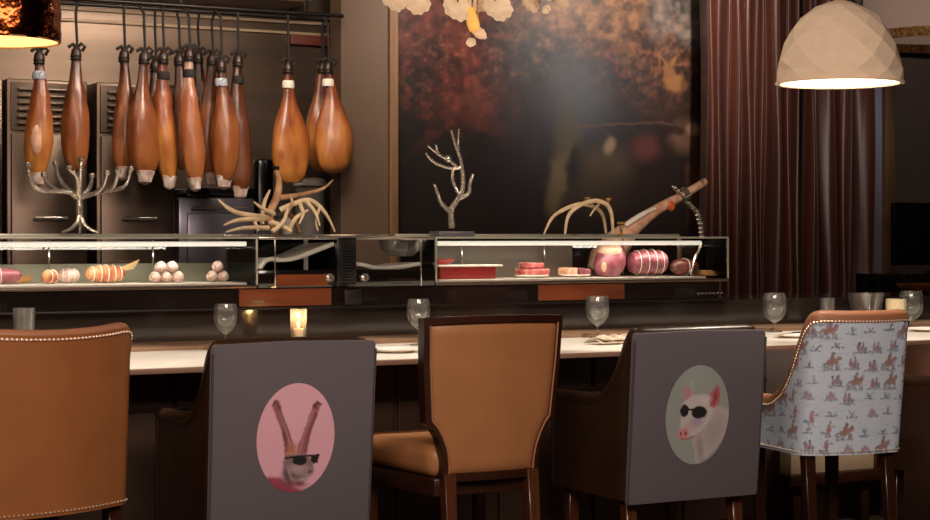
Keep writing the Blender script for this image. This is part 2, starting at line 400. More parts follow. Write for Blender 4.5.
# ------------------------------------------------------------------ painting
def painting():
    x0, x1 = px2+.004, at(705, 100, YP).x
    z0, z1 = 1.0, 3.3
    nu, nv = 330, 300
    PX = np.linspace(0, 1, nu)[None, :]*np.ones((nv, 1)); PZ = np.linspace(0, 1, nv)[:, None]*np.ones((1, nu))
    Xw = x0+(x1-x0)*PX; Zw = z0+(z1-z0)*PZ
    # picture coordinates: 0..300 across, 0..240 down the part in view
    X = 397+PX*308
    dep = Xw*sn+YP*cs; Y = HZ-(Zw-H)*F/dep
    n1 = fbm(X/40, Y/40, 5); n2 = fbm(X/14+9, Y/14, 4); n3 = fbm(X/5, Y/5+50, 3)
    Xd = X+(n1-.5)*60+(n2-.5)*18; Yd = Y+(fbm(X/37+60, Y/37, 4)-.5)*60+(n3-.5)*10
    p = Paint(Xd, Yd, '1f120e')
    p.ell(440, 40, 75, 75, '4f1d16', 0, .6, 1)
    p.ell(420, 20, 45, 35, '65291b', 0, .7, .9)
    p.ell(455, 85, 36, 26, '58201a', 30, .8, .9)
    p.ell(470, 110, 26, 14, '6e3320', 35, .9, .7)
    p.ell(500, 30, 26, 20, '6a3a28', 0, .9, .5)
    p.ell(515, 20, 30, 35, '3a2320', 0, .8, .6)
    p.ell(560, 60, 60, 60, '31302f', 0, .8, .9)
    p.ell(600, 20, 80, 32, '70401f', 0, .6, .95)
    p.ell(590, 5, 50, 22, '8a5a2c', 0, .8, .7)
    p.ell(640, 55, 55, 45, '4d2813', 20, .7, .95)
    p.ell(625, 50, 22, 20, '7a481f', 0, .9, .6)
    p.ell(685, 10, 38, 34, '6e6058', 0, .35, 1)
    p.ell(640, 85, 60, 28, '2a1610', 0, .8, .6)
    p.ell(410, 130, 40, 80, '17100c', 0, .6, .9)
    p.ell(520, 150, 60, 50, '1c1518', 0, .9, .7)
    # foliage speckle
    p.mix(sstep(.56, .75, n3)*sstep(120, 40, Y)*.45, '8a5630')
    p.mix(sstep(.5, .8, n2)*sstep(200, 100, Y)*.30, '3e1a14')
    q = Paint(X+(n2-.5)*12+(n1-.5)*8, Y+(n2-.5)*5+(n1-.5)*14, '000000'); q.c = p.c
    # clumps of foliage
    m1 = fbm(X/9+3, Y/9+8, 4); m2 = fbm(X/4+30, Y/4, 3)
    g_ = np.clip((m1-.5)*3.2+(m2-.5)*1.6, -1, 1)[..., None]*sstep(150, 60, Y)[..., None]
    q.c = q.c*(1+.65*g_)
    q.mix(sstep(.58, .72, m1)*np.exp(-((X-600)/55)**2-((Y-15)/45)**2)*.8, 'a06a38'); q.mix(sstep(.55, .7, m2)*np.exp(-((X-650)/35)**2-((Y-60)/35)**2)*.6, '8a4f26')
    q.mix(sstep(.56, .72, m1)*np.exp(-((X-450)/50)**2-((Y-60)/60)**2)*.6, '8a3422')
    # smoky light in the middle
    q.ell(572, 88, 58, 66, '34363c', 0, .95, .6); q.ell(574, 92, 24, 36, '50545c', 0, .98, .5)
    q.ell(562, 150, 12, 40, '4d4230', 0, .7, .8); q.ell(553, 185, 9, 30, '6b5638', 10, .6, .6)
    q.ell(570, 170, 8, 25, '141016', 0, .5, .9)
    q.line([(570, 124), (610, 121), (645, 123), (672, 125)], 1.0, '5f4234', .8, .6)
    q.ell(602, 165, 24, 20, '4a3a2a', 0, .6, .8); q.ell(602, 143, 6, 9, '8a7058', 0, .6, .8); q.ell(600, 190, 32, 22, '3a2c1e', 0, .6, .8)
    q.ell(643, 150, 13, 13, '5c2a24', 0, .7, .8); q.ell(640, 200, 40, 22, '241710', 0, .8, .7)
    q.ell(682, 135, 12, 16, '6c4a38', 20, .6, .85); q.ell(672, 130, 9, 5, '2a140e', 0, .5, .9); q.ell(690, 128, 7, 6, '9a7050', 0, .6, .8)
    q.ell(693, 185, 8, 40, '5a3418', 0, .7, .7)
    # small orange animal figure
    q.ell(671, 83, 10, 9, '95602a', 15, .35, .9); q.ell(664, 72, 5, 8, '8a5626', -20, .4, .9)
    q.line([(663, 66), (657, 57)], 1.1, '8a5a2a'); q.line([(667, 65), (673, 57)], 1.1, '8a5a2a')
    q.line([(601, 48), (606, 58), (612, 62)], 1.3, '6e3440', .8, .6); q.line([(610, 66), (615, 74), (622, 78)], 1.3, '6a3038', .8, .6)
    P = np.stack([Xw, np.full_like(Xw, 0), Zw], -1)
    root = thing('painting', 'huge dark oil landscape with red foliage, smoky light and pale sky', 'painting', (x0, YP, z0))
    P[..., 0] -= x0; P[..., 2] -= z0; P[..., 1] = -.012
    gridmesh('canvas', P, np.clip(q.c*.62+q.c.mean(-1, keepdims=True)*.10, 0, 1), vcmat('oil_paint', .42, .1), root)
    MB().box(0, x1-x0, -.010, .028, 0, z1-z0).build('stretcher', 'brown_wall', root)
    b = MB(); wd = .03
    b.box(x1-x0, x1-x0+wd, -.03, .028, -wd, z1-z0+wd, .004); b.box(-.002, x1-x0, -.03, .028, -wd, 0, .004); b.box(-.002, x1-x0, -.03, .028, z1-z0, z1-z0+wd, .004)
    b.build('frame', 'trim', root)
painting()

# ------------------------------------------------------------------ curtain
def curtain(xa, xb, Y0, label, seed, n):
    rng = random.Random(seed)
    cuts = [0]
    while cuts[-1] < 1: cuts.append(cuts[-1]+rng.uniform(.5, 1.5)/n*(0.75+.7*cuts[-1]))
    nu = 420; nz = 26; top = 3.58
    xs = np.linspace(0, 1, nu); ph = np.interp(xs, cuts, np.arange(len(cuts)))
    amp = .045*(.7+.5*np.interp(xs, np.linspace(0, 1, 9), [rng.random() for _ in range(9)]))
    bm = MB(); rows = []
    for j in range(nz):
        z = .02+(top-.02)*j/(nz-1); fl = 1+.25*(1-j/(nz-1))
        row = []
        for i in range(nu):
            y = Y0-amp[i]*fl*(abs(math.cos(PI*ph[i]))**.8*2-1)+.012*math.sin(z*2+ph[i]*1.7)
            row.append(bm.bm.verts.new((xa+(xb-xa)*xs[i]+.006*math.sin(z*3+i*.05), y, z)))
        rows.append(row)
    for r0, r1 in zip(rows, rows[1:]):
        for i in range(nu-1): bm.bm.faces.new((r0[i], r0[i+1], r1[i+1], r1[i]))
    o = bm.build('curtain', 'satin', smooth=True)
    m = o.modifiers.new('cloth_thickness', 'SOLIDIFY'); m.thickness = .004
    return tag(o, label, 'curtain', 'brown satin curtains')
ca, cb, cc = at(701, 200, 9.56).x, at(795, 200, 9.56).x, at(869, 200, 9.56).x
curtain(ca, cb, 9.56, 'tightly pleated brown satin curtain right beside the painting', 3, 9)
curtain(cb+.03, cc, 9.56, 'looser pleated brown satin curtain behind the faceted dome lamp', 8, 4)
rz = 3.5
# ------------------------------------------------------------------ kitchen fridges
def fridge(pl, pr, label):
    Yf = 10.0; xl, xr_ = at(pl, 200, Yf).x, at(pr, 200, Yf).x; W = xr_-xl
    zt = at(60, 80, Yf).z; zv = at(60, 133, Yf).z
    r = thing('refrigerator', label, 'refrigerator', (xl, Yf, 0), 0, 'steel kitchen refrigerators')
    MB().box(0, W, .03, .58, .06, zt, .01).build('body', 'steel', r)
    door_ = MB().box(.02, W-.02, 0, .028, .12, zv-.01, .008).build('door', 'steel', r)
    g = MB(); g.box(.02, W-.02, .012, .028, zv+.012, zt-.02)
    n = 6
    for k in range(n):
        z = zv+.05+(zt-zv-.11)*k/(n-1); g.box(.06, W-.06, -.012, .012, z-.008, z+.008, .003)
    g.build('vent_grille', 'steel', r)
    hz_ = at(60, 218, Yf).z
    h = MB(); h.tube([(.14, -.045, hz_), (W-.14, -.045, hz_)], .012, 10)
    h.tube([(.16, 0, hz_), (.16, -.045, hz_)], .008, 8); h.tube([(W-.16, 0, hz_), (W-.16, -.045, hz_)], .008, 8)
    h.build('handle', 'chrome', door_)
fridge(8, 89, 'steel refrigerator with louvred vent behind the two leftmost hams')
fridge(98, 177, 'steel refrigerator with louvred vent behind the cluster of hams')
fridge(-76, 4, 'steel refrigerator at the left edge of the photo below the copper lamp')
# steel oven and worktop
Yo = 9.95
xl, xr_ = at(181, 200, Yo).x, at(342, 200, Yo).x+.1
r = thing('kitchen_worktop', 'dark steel kitchen worktop below the hams on the right', 'worktop', (xl, Yo, 0))
MB().box(0, xr_-xl, .02, .6, .0, .95, .005).build('cabinet', 'steel', r)
MB().box(-.005, xr_-xl, 0, .62, .951, .99, .006).build('worktop_slab', 'steel', r)
x0, x1 = at(180, 200, 9.98).x, at(256, 200, 9.98).x
za, zb = at(220, 198, 9.98).z, .992
r = thing('oven', 'cool grey steel countertop oven below the hanging hams', 'oven', (x0, 9.98, zb))
MB().box(0, x1-x0, .02, .45, 0, za-zb, .012).build('body', 'steelblue', r)
door_ = MB().box(.05, x1-x0-.04, 0, .019, .04, za-zb-.09, .008).build('door', 'steelblue', r)
h = MB().tube([(.07, -.03, za-zb-.06), (x1-x0-.07, -.03, za-zb-.06)], .01, 8); h.tube([(.1, .02, za-zb-.06), (.1, -.03, za-zb-.06)], .006, 6); h.tube([(x1-x0-.1, .02, za-zb-.06), (x1-x0-.1, -.03, za-zb-.06)], .006, 6)
h.build('handle', 'chrome', door_)
# dark hob / tray stack on the oven
r = thing('grill_tray', 'black grill tray lying on the countertop oven', 'tray', (x0+.06, 10.02, za+.001))
b = MB().box(0, x1-x0-.05, 0, .35, 0, .03, .006); b.box(0, x1-x0-.05, 0, .02, .03, .06, .004); b.box(0, x1-x0-.05, .33, .35, .03, .06, .004); b.build('pan', 'black', r)
for k in range(3):
    MB().tube([(.06+.13*k, .05, .036), (.06+.13*k, .30, .036)], .006, 6).build('grill_bar', 'darkmetal', r)
# black coffee-grinder like machine
q0, q1 = at(252, 235, 9.97).x, at(272, 235, 9.97).x; qz = at(260, 158, 9.97).z
r = thing('slicing_machine', 'black and grey slicing machine between oven and antler cluster', 'machine', (x1+.012, 9.97, .992))
W = .16
MB().box(0, W, 0, .3, 0, .16, .02).build('base', 'black', r)
MB().box(.02, W-.03, .06, .2, .161, qz-.992, .03).build('column', 'black', r)
MB().lathe([(0, .02), (.085, .015), (.09, 0), (.085, -.015), (0, -.02)], (0, 0, 0), 24).warp(lambda v: V(v.x+W*.5, v.z+.03, v.y+.28)).build('blade', 'steelblue', r)
b = MB().tube([(W-.04, .02, .42), (W+.0, -.02, .50)], .012, 8); b.sphere((W+.0, -.02, .50), .022); b.build('handle', 'steelblue', r)
# grey panel behind ham
g0, g1 = at(272, 200, 10.3).x, at(303, 200, 10.3).x
r = thing('storage_canister', 'grey steel canister standing behind the right-hand hams', 'canister', ((g0+g1)/2, 10.3, .992))
MB().lathe([(0, 0), (.10, 0), (.105, .02), (.105, .36), (.1, .38), (0, .38)], seg=28).build('body', 'tub', r)
MB().lathe([(.108, .381), (.108, .40), (.06, .42), (0, .425)], seg=28).build('lid', 'chrome', r)
p = at(310, 186, 10.1)
r = thing('pot_stack', 'white lidded tub standing between the two right-hand ham groups', 'tub', (p.x, 10.1, .992))
zz = p.z-.992
MB().lathe([(0, 0), (.08, 0), (.095, zz-.02), (.1, zz-.01), (.0, zz-.01)], seg=24).build('tub', 'tub', r)
MB().lathe([(.104, zz), (.107, zz+.03), (.07, zz+.05), (0, zz+.052)], seg=24).build('lid', 'white', r)
p = at(297, 190, 9.99)
# ------------------------------------------------------------------ ham rail and hams
YH = 9.5
rl, rr = at(-20, 120, YH).x, px0-.03
rz_ = at(250, 10, YH).z
rail2 = thing('hanging_rail', 'second dark steel rail behind the long one, carrying the rear hams', 'rail', (rl, YH+.2, rz_))
MB().tube([(0, 0, 0), (rr-rl, 0, 0)], .012, 10).build('bar', 'darkmetal', rail2)
MB().box(.8, .82, -.008, .008, .011, 3.59-rz_, .002).build('bracket', 'darkmetal', rail2)
rail = thing('hanging_rail', 'long dark steel rail the hams hang from', 'rail', (rl, YH, rz_))
MB().tube([(0, 0, 0), (rr-rl, 0, 0)], .012, 10).build('bar', 'darkmetal', rail)
for k in range(3):
    MB().box(.35+k*(rr-rl-.6)/2, .37+k*(rr-rl-.6)/2, -.008, .008, .011, 3.59-rz_, .002).build('bracket', 'darkmetal', rail)
def ham(px, pt, pb, wpx, xt, mi, label, dy=0, cup=True, tilt=0, seed=1, face=False, band=None):
    rng = random.Random(seed); Y = YH+dy
    T = at(xt, pt, Y); B = at(px, pb, Y); L_ = T.z-B.z; k = mpp(px, Y); R = wpx*k*1.04
    r = thing('hanging_ham', label, 'ham', (T.x, Y, T.z), 0, 'cured hams hanging over the kitchen')
    prof = [(.0, 0), (.022, .0), (.029, .03), (.024, .07), (.026, .12), (.031, .19), (.036, .26)]+([(.044, .31), (.052, .355), (R*.74, .42), (R*.86, .48), (R*.94, .55), (R*.98, .62)] if R < .098 else [(R*.42, .33), (R*.56, .40), (R*.70, .47), (R*.83, .55), (R*.93, .63)])+[(R, .70), (R*.99, .76), (R*.93, .83), (R*.84, .89), (R*.70, .94), (R*.42, .985), (0, 1)]
    dx = B.x-T.x
    ph = rng.uniform(0, 6); bul = rng.uniform(.05, .22)
    def fn(ang, i): return 1+.06*math.sin(2*ang+ph+i*.12)+.05*math.sin(3*ang+ph*2-i*.2)+.03*math.sin(6*ang+ph*3+i*.5)
    mb = MB().lathe([(a, -z*L_) for a, z in prof], (0, 0, 0), 36, 1, .72, fn)
    def wr(v):
        t = max(0, min(1, -v.z/L_)); s_ = t*t*(3-2*t)
        nz = mnoise.noise(V(v.x*9+seed*3.1, v.y*9, v.z*5))*.16*R*s_+mnoise.noise(V(v.x*26+seed, v.y*26, v.z*16))*.05*R*s_
        l_ = math.hypot(v.x, v.y) or 1
        return V(v.x*(1+nz/l_)+dx*s_+bul*R*math.sin(PI*t)*(1 if seed % 2 else -1), v.y*(1+nz/l_), v.z)
    mb.warp(wr).build('meat', HM[mi], r)
    MB().lathe([(0, .022), (.014, .018), (.027, -.002), (.031, -.03), (.028, -.06)], seg=12).warp(lambda v: V(v.x+.012*max(0, v.z+.02)*20*.3, v.y, v.z)).build('hoof', 'hoof', r)
    zr = rz_-T.z
    c = MB(); ry_ = (.2-dy) if dy > .12 else -dy
    c.tube([(0, 0, -.04), (.006, 0, .05), (0, 0, zr*.6), (0, 0, zr-.07), (0, ry_, zr-.013)], .0075, 6)
    for q in range(2): c.lathe([(.026, -.006), (.035, 0), (.026, .006)], (0, 0, -.035-.016*q), 10)
    c.tube([(0, 0, .012), (.028, -.01, .035), (.048, -.01, .02), (.034, 0, -.005)], .010, 6)
    c.tube([(0, 0, .01), (-.02, -.012, .03), (-.046, -.012, .012)], .010, 6)
    c.build('cord', 'cord', r)
    if face:
        # pale trimmed face towards the room
        m2 = MB().sphere((dx*.75, -.55*R*.72, -.70*L_), R*.62, (1, .55, 2.3)); m2.build('trimmed_face', M['fat'], r)
    if band:
        zb_ = -.17*L_
        MB().lathe([(.031, zb_+.022), (.035, zb_+.016), (.038, zb_-.016), (.036, zb_-.022)], (dx*.05, 0, 0), 14, 1, .9).build('band', band, r)
    if cup:
        MB().lathe([(R*.45, .02), (R*.62, .016), (R*.50, -.012), (R*.42, -.045), (R*.15, -.06), (0, -.062)], (dx, 0, -L_+.012), 16, 1, .8, lambda a, i: 1+.12*math.sin(2*a+seed)+.08*math.sin(5*a+i)).build('drip_cup', 'salami', r)
    return r
hams = [
 (37, 54, 178, 13, 39, 0, 'leftmost hanging ham with pale trimmed face and blue band', .0, True, True, 'bluelabel'),
 (77, 50, 172, 13, 76, 1, 'brown ham hanging alone, second from the left', .03, False, False, None),
 (122, 52, 172, 11.5, 124, 1, 'slim brown ham at the left end of the ham cluster', .0, True, False, None),
 (145, 54, 176, 16, 144, 1, 'broad brown ham in front at the left of the cluster', -.08, True, False, None),
 (154, 62, 166, 12, 155, 2, 'dark ham mostly hidden behind the broad brown ham', .2, False, False, None),
 (169, 54, 181, 11.5, 163, 0, 'slim amber ham with black tied shank, right of the broad brown ham', .0, True, False, 'cord'),
 (182, 56, 170, 11, 179, 2, 'dark ham behind, between slim amber ham and pale-shanked ham', .16, False, False, None),
 (195, 51, 183, 12, 189, 3, 'ham with a pale whitish shank in the middle of the cluster', -.1, True, False, 'cord'),
 (203, 54, 170, 11, 198, 2, 'dark red ham behind the pale-shanked ham', .22, False, False, None),
 (213, 56, 178, 15, 212, 1, 'wide wrinkled ham right of the pale-shanked ham', .05, True, False, None),
 (224, 62, 181, 14, 221, 1, 'ham with a blue label band on its shank in the cluster', -.10, True, False, 'bluelabel'),
 (240, 57, 191, 13, 238, 2, 'darkest ham hanging at the right end of the cluster', .0, True, False, 'cord'),
 (290, 64, 184, 19, 288, 0, 'large golden ham with white tie hanging above the antler cluster', .0, False, False, 'string'),
 (321, 64, 172, 15, 322, 0, 'golden ham half hidden behind the rightmost ham', .22, False, False, None),
 (332, 64, 174, 20, 328, 0, 'large rightmost golden ham with white tie beside the pillar', -.06, False, False, 'string'),
]
for i, (px, pt, pb, w_, xt, mi, lb, dy, cup, face, band) in enumerate(hams):
    ham(px, pt, pb, w_, xt, mi, lb, dy, cup, 0, i+3, face, band)

# ================================================================== THE COUNTER
YF, YM, YB = 5.40, 6.17, 6.50
ZC = .84
XL, XR = -.6, 7.6
r = thing('bar_counter', 'long bar counter with cream stone top running behind the chairs', 'counter', (XL, YF, 0))
W = XR-XL
MB().box(0, W, 0, YM-YF, ZC-.018, ZC, .003).build('stone_top', 'marble', r)
MB().box(.0, W, -.006, -.0005, ZC-.021, ZC-.003, .002).build('front_edge', 'marble_edge', r)
MB().box(0, W, YM-YF+.001, YB-YF, ZC-.03, ZC+.013, .003).build('timber_strip', 'oak', r)
xe = at(772, 420, YF+.3).x-XL
b = MB()
b.box(0, xe, .34, YB-YF, 0, ZC-.031)
b.box(0, xe, .325, .339, ZC-.17, ZC-.165)
k = 0
while k*.42 < xe-.1:
    b.box(k*.42+.01, min(k*.42+.41, xe), .322, .34, .12, ZC-.18, .004); b.box(k*.42+.01, min(k*.42+.41, xe), .322, .34, ZC-.165, ZC-.035, .004); k += 1
b.build('front_panel', 'panel', r, smooth=False)
MB().box(xe+.001, W, .70, YB-YF, .0, ZC-.031).build('rear_panel', 'panel', r, smooth=False)
MB().box(xe+.9, xe+.95, .2, .69, .0, ZC-.031, .004).build('support', 'panel', r, smooth=False)
# raised gantry behind: black riser, band, shelf
ZR, ZB = .968, 1.055
r = thing('gantry', 'glossy black raised gantry behind the counter carrying the display cases', 'counter', (XL, YB, 0))
MB().box(0, W, .0015, .5, 0, ZR).build('riser', 'riser', r, smooth=False)
xcase0, xcase1 = 1.05, at(730, 280, 6.45).x
b0 = xcase0-XL; b1 = xcase1-XL
MB().box(b0-.3, b1, -.06, .45, ZR+.002, ZR+.012, .003).build('chrome_lip', 'darkmetal', r)
MB().box(b0-.3, b1-.06, -.045, .44, ZR+.013, ZB-.003).build('lacquer_band', 'greenband', r, smooth=False)
for (pa, pb_) in ((239, 331), (538, 624)):
    u0, u1 = at(pa, 300, 6.45).x-XL, at(pb_, 300, 6.45).x-XL
    MB().box(u0, u1, -.055, -.046, ZR+.015, ZB-.004, .002).build('copper_panel', 'copperband', r, smooth=False)
# small maker's marks, too small to read in the photo
for (pa, pb_, y) in ((253, 266, 303), (699, 726, 283)):
    p = at(pa, y, 6.43); p2 = at(pb_, y, 6.43)
    b = MB(); n = 7
    for q in range(n):
        x = p.x-XL+(p2.x-p.x)*q/n
        b.box(x, x+(p2.x-p.x)/n*.55, -.0575, -.0555, ZR+.03, ZR+.03+.009)
    b.build('emblem', 'chrome', r, smooth=False)
MB().box(0, W, .52, 1.15, .9, .94, .004).build('chef_worktop', 'steel', r)
MB().box(0, W, .60, 1.13, 0, .899, .004).build('chef_cabinet', 'steel', r)

# ------------------------------------------------------------------ display cases
YC0, YC1 = 6.45, 6.84
ZT = 1.257
def case(x0, x1, label, marks):
    W = x1-x0; D = YC1-YC0; h = ZT-ZB
    r = thing('display_case', label, 'display case', (x0, YC0, ZB), 0, 'glass display cases on the gantry')
    MB().box(0, W, 0, D, 0, .012, .002).build('deck', 'steel', r)
    MB().box(.006, W-.006, .002, .006, .013, h-.008).build('front_glass', 'glass', r, smooth=False)
    MB().box(.006, W-.006, D-.006, D-.002, .013, h-.008).build('rear_glass', 'glass', r, smooth=False)
    MB().box(0, .005, .002, D-.002, .013, h-.008).build('side_glass', 'glass', r, smooth=False)
    MB().box(W-.005, W, .002, D-.002, .013, h-.008).build('side_glass', 'glass', r, smooth=False)
    MB().box(0, W, 0, D, h-.007, h-.002).build('top_glass', 'glass', r, smooth=False)
    if marks == 2: MB().box(.02, at(570, 260, YC1).x-x0, D-.022, D-.010, .013, h-.035, .002).build('rear_panel', 'rear_grey', r)
    b = MB()
    b.box(-.002, W+.002, -.004, .006, h-.008, h, .001); b.box(-.002, W+.002, D-.006, D+.004, h-.008, h+.012, .001)
    b.box(-.003, .004, -.003, .004, .012, h-.008, .001); b.box(W-.004, W+.003, -.003, .004, .012, h-.008, .001)
    b.build('frame', 'rim', r)
    MB().tube([(.03, .045, h-.028), (W-(.12 if marks == 2 else .03), .045, h-.028)], .0095, 10).build('light_tube', 'tube', r)
    MB().box(.03, W-(.10 if marks == 2 else .03), .03, D-.03, .0125, .022, .003).build('tray', 'white', r)
    if marks == 1: MB().box(.02, W-.02, D-.022, D-.010, .013, .095, .002).build('rear_panel', 'backlit', r)
    if marks == 2: b = MB(); b.tube([(W-.115, .045, h-.03), (W-.15, .045, h-.10), (W-.17, .05, .03)], .006, 8); b.build('lamp_bracket', 'chrome', r)
    for k in range(int(W/.42)):
        MB().box(.3+k*.42, .306+k*.42, D-.05, D-.044, .023, h-.01, .001).build('shelf_pin', 'chrome', r)
    l = bpy.data.lights.new('case_tube_light', 'AREA'); l.shape = 'RECTANGLE'; l.size = W-.2; l.size_y = .03; l.energy = 1.3*W; l.color = (1, .9, .75)
    lo = bpy.data.objects.new('case_tube_light', l); C.objects.link(lo); lo.location = (x0+W/2-.04, YC0+.075, ZT-.048); lo.rotation_euler = (math.radians(22), 0, 0)
    return r
xA1 = at(257, 260, 6.45).x; xB0 = at(436, 260, 6.45).x; xB1 = at(728, 260, 6.45).x
case(xcase0, xA1, 'left glass display case with dusted salamis and cured sausages', 1)
case(xB0, xB1, 'right glass display case with red tray and tied roast meats', 2)
# middle refrigeration unit
x0 = xA1+.006; x1 = xB0-.006; W = x1-x0; h = ZT-ZB
r = thing('cooling_unit', 'black glossy cooling unit between the two glass display cases', 'cooling unit', (x0, YC0, ZB))
MB().box(0, W, 0, .008, .0, .070, .002).build('lower_panel', 'blackgloss', r)
u1 = at(333, 260, 6.45).x-x0; u0 = at(276, 260, 6.45).x-x0
MB().box(u0, u1-.02, -.003, -.0005, .006, .052, .001).build('copper_panel', 'copperband', r, smooth=False)
g0 = at(337, 260, 6.45).x-x0; g1 = at(356, 260, 6.45).x-x0
b = MB().box(g0, g1, -.004, .30, .0, h-.002, .002)
for k in range(16): b.box(g0+.004, g1-.004, -.009, -.004, .012+k*.0115, .017+k*.0115, .001)
b.build('vent_grille', 'black', r)
MB().box(0, W, .012, .39, 0, .04).build('housing', 'blackgloss', r, smooth=False)
MB().box(0, g0-.002, .34, .39, .041, h-.01).build('rear_panel', 'blackgloss', r, smooth=False)
def ribbon(pts, wd):
    b = MB(); bm = b.bm; rows = []
    n = 40; P = []
    for i in range(n+1):
        t = i/n*(len(pts)-1); k = min(int(t), len(pts)-2); f = t-k
        p0, p1, p2, p3 = [Vector((*pts[max(0, min(len(pts)-1, k+d))], 0)) for d in (-1, 0, 1, 2)]
        q = .5*((2*p1)+(p2-p0)*f+(2*p0-5*p1+4*p2-p3)*f*f+(3*p1-p0-3*p2+p3)*f**3); P.append((q.x, q.y))
    for (x, z) in P: rows.append([bm.verts.new((x, y, z-.006*abs(y-.03)/.3)) for y in (.03, .06, .1, .2, .32)])
    for a_, b_ in zip(rows, rows[1:]):
        for k in range(4): bm.faces.new((a_[k], a_[k+1], b_[k+1], b_[k]))
    return b
def lx(px, py): p = at(px, py, YC0+.03); return (p.x-x0, p.z-ZB)
o = ribbon([lx(259, 268), lx(264, 260), lx(272, 257), lx(285, 258), (lx(300, 255)), lx(318, 248), lx(336, 241)], .3).build('curved_cover', 'bright_steel', r); sm = o.modifiers.new('thickness', 'SOLIDIFY'); sm.thickness = .016
o = ribbon([lx(357, 262), lx(364, 263), lx(378, 266), lx(400, 265), lx(420, 262)], .3).build('curved_cover', 'bright_steel', r); sm = o.modifiers.new('thickness', 'SOLIDIFY'); sm.thickness = .016
MB().box(0, g0-.003, .0, .005, .071, h-.01).build('front_glass', 'glass', r, smooth=False)
MB().box(g1+.003, W, .0, .005, .071, h-.01).build('front_glass', 'glass', r, smooth=False)
MB().box(0, W, 0, .39, h-.009, h-.003).build('top_glass', 'glass', r, smooth=False)
b = MB(); b.box(0, W, -.004, .006, h-.010, h-.001, .001)
for px in (275, 421): x = at(px, 260, YC0).x-x0; b.box(x-.002, x+.002, -.003, .003, .0, h-.01, .0005)
b.box(0, W, .384, .394, h-.010, h+.010, .001)
b.build('frame', 'chrome', r)
for px in (330.5, 365.5):
    p = at(px, 278, YC0-.01)
    k_ = MB().lathe([(0, .012), (.009, .012), (.012, .009), (.0125, 0), (.019, 0), (.019, -.004), (0, -.004)], seg=20).warp(lambda v: V(v.x, -v.z, v.y))
    k_.warp(lambda v: v+V(p.x-x0, -.006, p.z-ZB)).build('knob', 'chrome', r)
MB().box(g0+.006, g1-.004, -.066, -.056, ZR+.016-ZB, ZR+.075-ZB, .004).build('latch', 'darkmetal', r)
# glass bowl stored inside the right part of the unit
p = at(400, 258, YC0+.2)
o = MB().lathe([(.0, .0), (.05, .002), (.085, .03), (.10, .075), (.096, .075), (.08, .033), (.047, .008), (0, .006)], seg=28).build('glass_bowl', 'cutglass')
o.location = (p.x, YC0+.19, ZB+.118); tag(o, 'cut glass bowl on the curved cover of the black cooling unit', 'bowl')
o = MB().sphere((0, 0, 0), .018, (1, 1, 1.2)).build('metal_ball', 'chrome'); o.location = (p.x-.02, YC0+.19, ZB+.145)
tag(o, 'small shiny metal ball in the cut glass bowl', 'ball')

# ------------------------------------------------------------------ meats
rng = random.Random(4)
ZD = ZB+.0225
def on(px, Y): return at(px, 280, Y).x
def salami(x, y, z, r_, label, grp, L_=.075, m='salami'):
    root = thing('salami', label, 'salami', (x, y, z+r_), rng.uniform(-.5, -.35), grp)
    MB().lathe([(0, L_/2), (r_*.6, L_/2-.004), (r_*.95, L_/2-.015), (r_, 0), (r_*.95, -L_/2+.015), (r_*.6, -L_/2+.004), (0, -L_/2)], seg=18, fn=lambda a, i: 1+.05*math.sin(3*a+i)).warp(lambda v: V(v.x, v.z, v.y)).build('casing', m, root)
    MB().tube([(0, -L_/2+.004, 0), (.002, -L_/2-.012, .004), (-.002, -L_/2-.018, -.002)], .0025, 6).build('string_knot', 'string', root)
def heap(px, n1, n2, nm):
    R = .0225
    words_ = ['left', 'middle', 'right', 'fourth']
    if n1 == 2: words_[1] = 'right'
    for i in range(n1):
        salami(on(px, 6.62)+(i-(n1-1)/2)*2.04*R, 6.60, ZD, R, f'white dusted salami, bottom row {words_[i]} of the {nm}', f'dusted salamis in the {nm}')
    for i in range(n2):
        salami(on(px, 6.62)+(i-(n2-1)/2)*2.04*R, 6.60, ZD+R*1.74, R, f'white dusted salami, upper row {["left","right"][i] if n2>1 else "single"} of the {nm}', f'dusted salamis in the {nm}')
heap(165, 3, 2, 'five salami pile in the left case')
heap(216, 2, 1, 'three salami pile near the left case end')
# large tied sausage with sticks
def tied(pa, pb_, R, m, label, nbands, y=6.62, name='tied_sausage', cat='sausage', rz=.12, sq=1, pw=.35):
    xa, xb = on(pa, y), on(pb_, y); L_ = xb-xa
    root = thing(name, label, cat, ((xa+xb)/2, y, ZD+R*sq*1.09), rz)
    n = 14; prof = [(0, -L_/2)]
    for i in range(1, n): t = i/n; prof.append((R*(math.sin(PI*t)**pw)*(1+.04*math.sin(t*nbands*2*PI)), -L_/2+L_*t))
    prof.append((0, L_/2))
    MB().lathe(prof, seg=20, fn=lambda a, i: 1+.04*math.sin(2*a+i*.7)).warp(lambda v: V(v.z, v.y, v.x*sq)).build('meat', m, root)
    for k in range(nbands):
        x = -L_/2+L_*(k+1)/(nbands+1); st = .0022 if m == 'sausage' else .0015; rr = R*(math.sin(PI*(k+1)/(nbands+1))**pw)*1.05
        MB().tube([(x, math.cos(a)*rr, math.sin(a)*rr*sq) for a in [2*PI*j/16 for j in range(17)]], st, 6).build('string', 'string', root)
    return root, L_
r, L_ = tied(84, 127, .034, 'sausage', 'large string-tied sausage with straw sticks in the left case', 5)
for k in range(5):
    MB().tube([(L_/2-.03, .0, .01+k*.002), (L_/2+.03+k*.008, .006*k-.01, .02+k*.008)], .0022, 6).build('stick', 'straw', r)
tied(41, 60, .026, 'sausage', 'small orange cured sausage near the left end of the left case', 2, 6.58, rz=.5)
tied(58, 80, .028, 'salami', 'white netted sausage beside the small orange sausage', 3, 6.66, rz=-.3)
tied(-22, 22, .030, 'meat_pink', 'smooth pink salami at the left edge of the left case', 1, 6.60, rz=-.1)
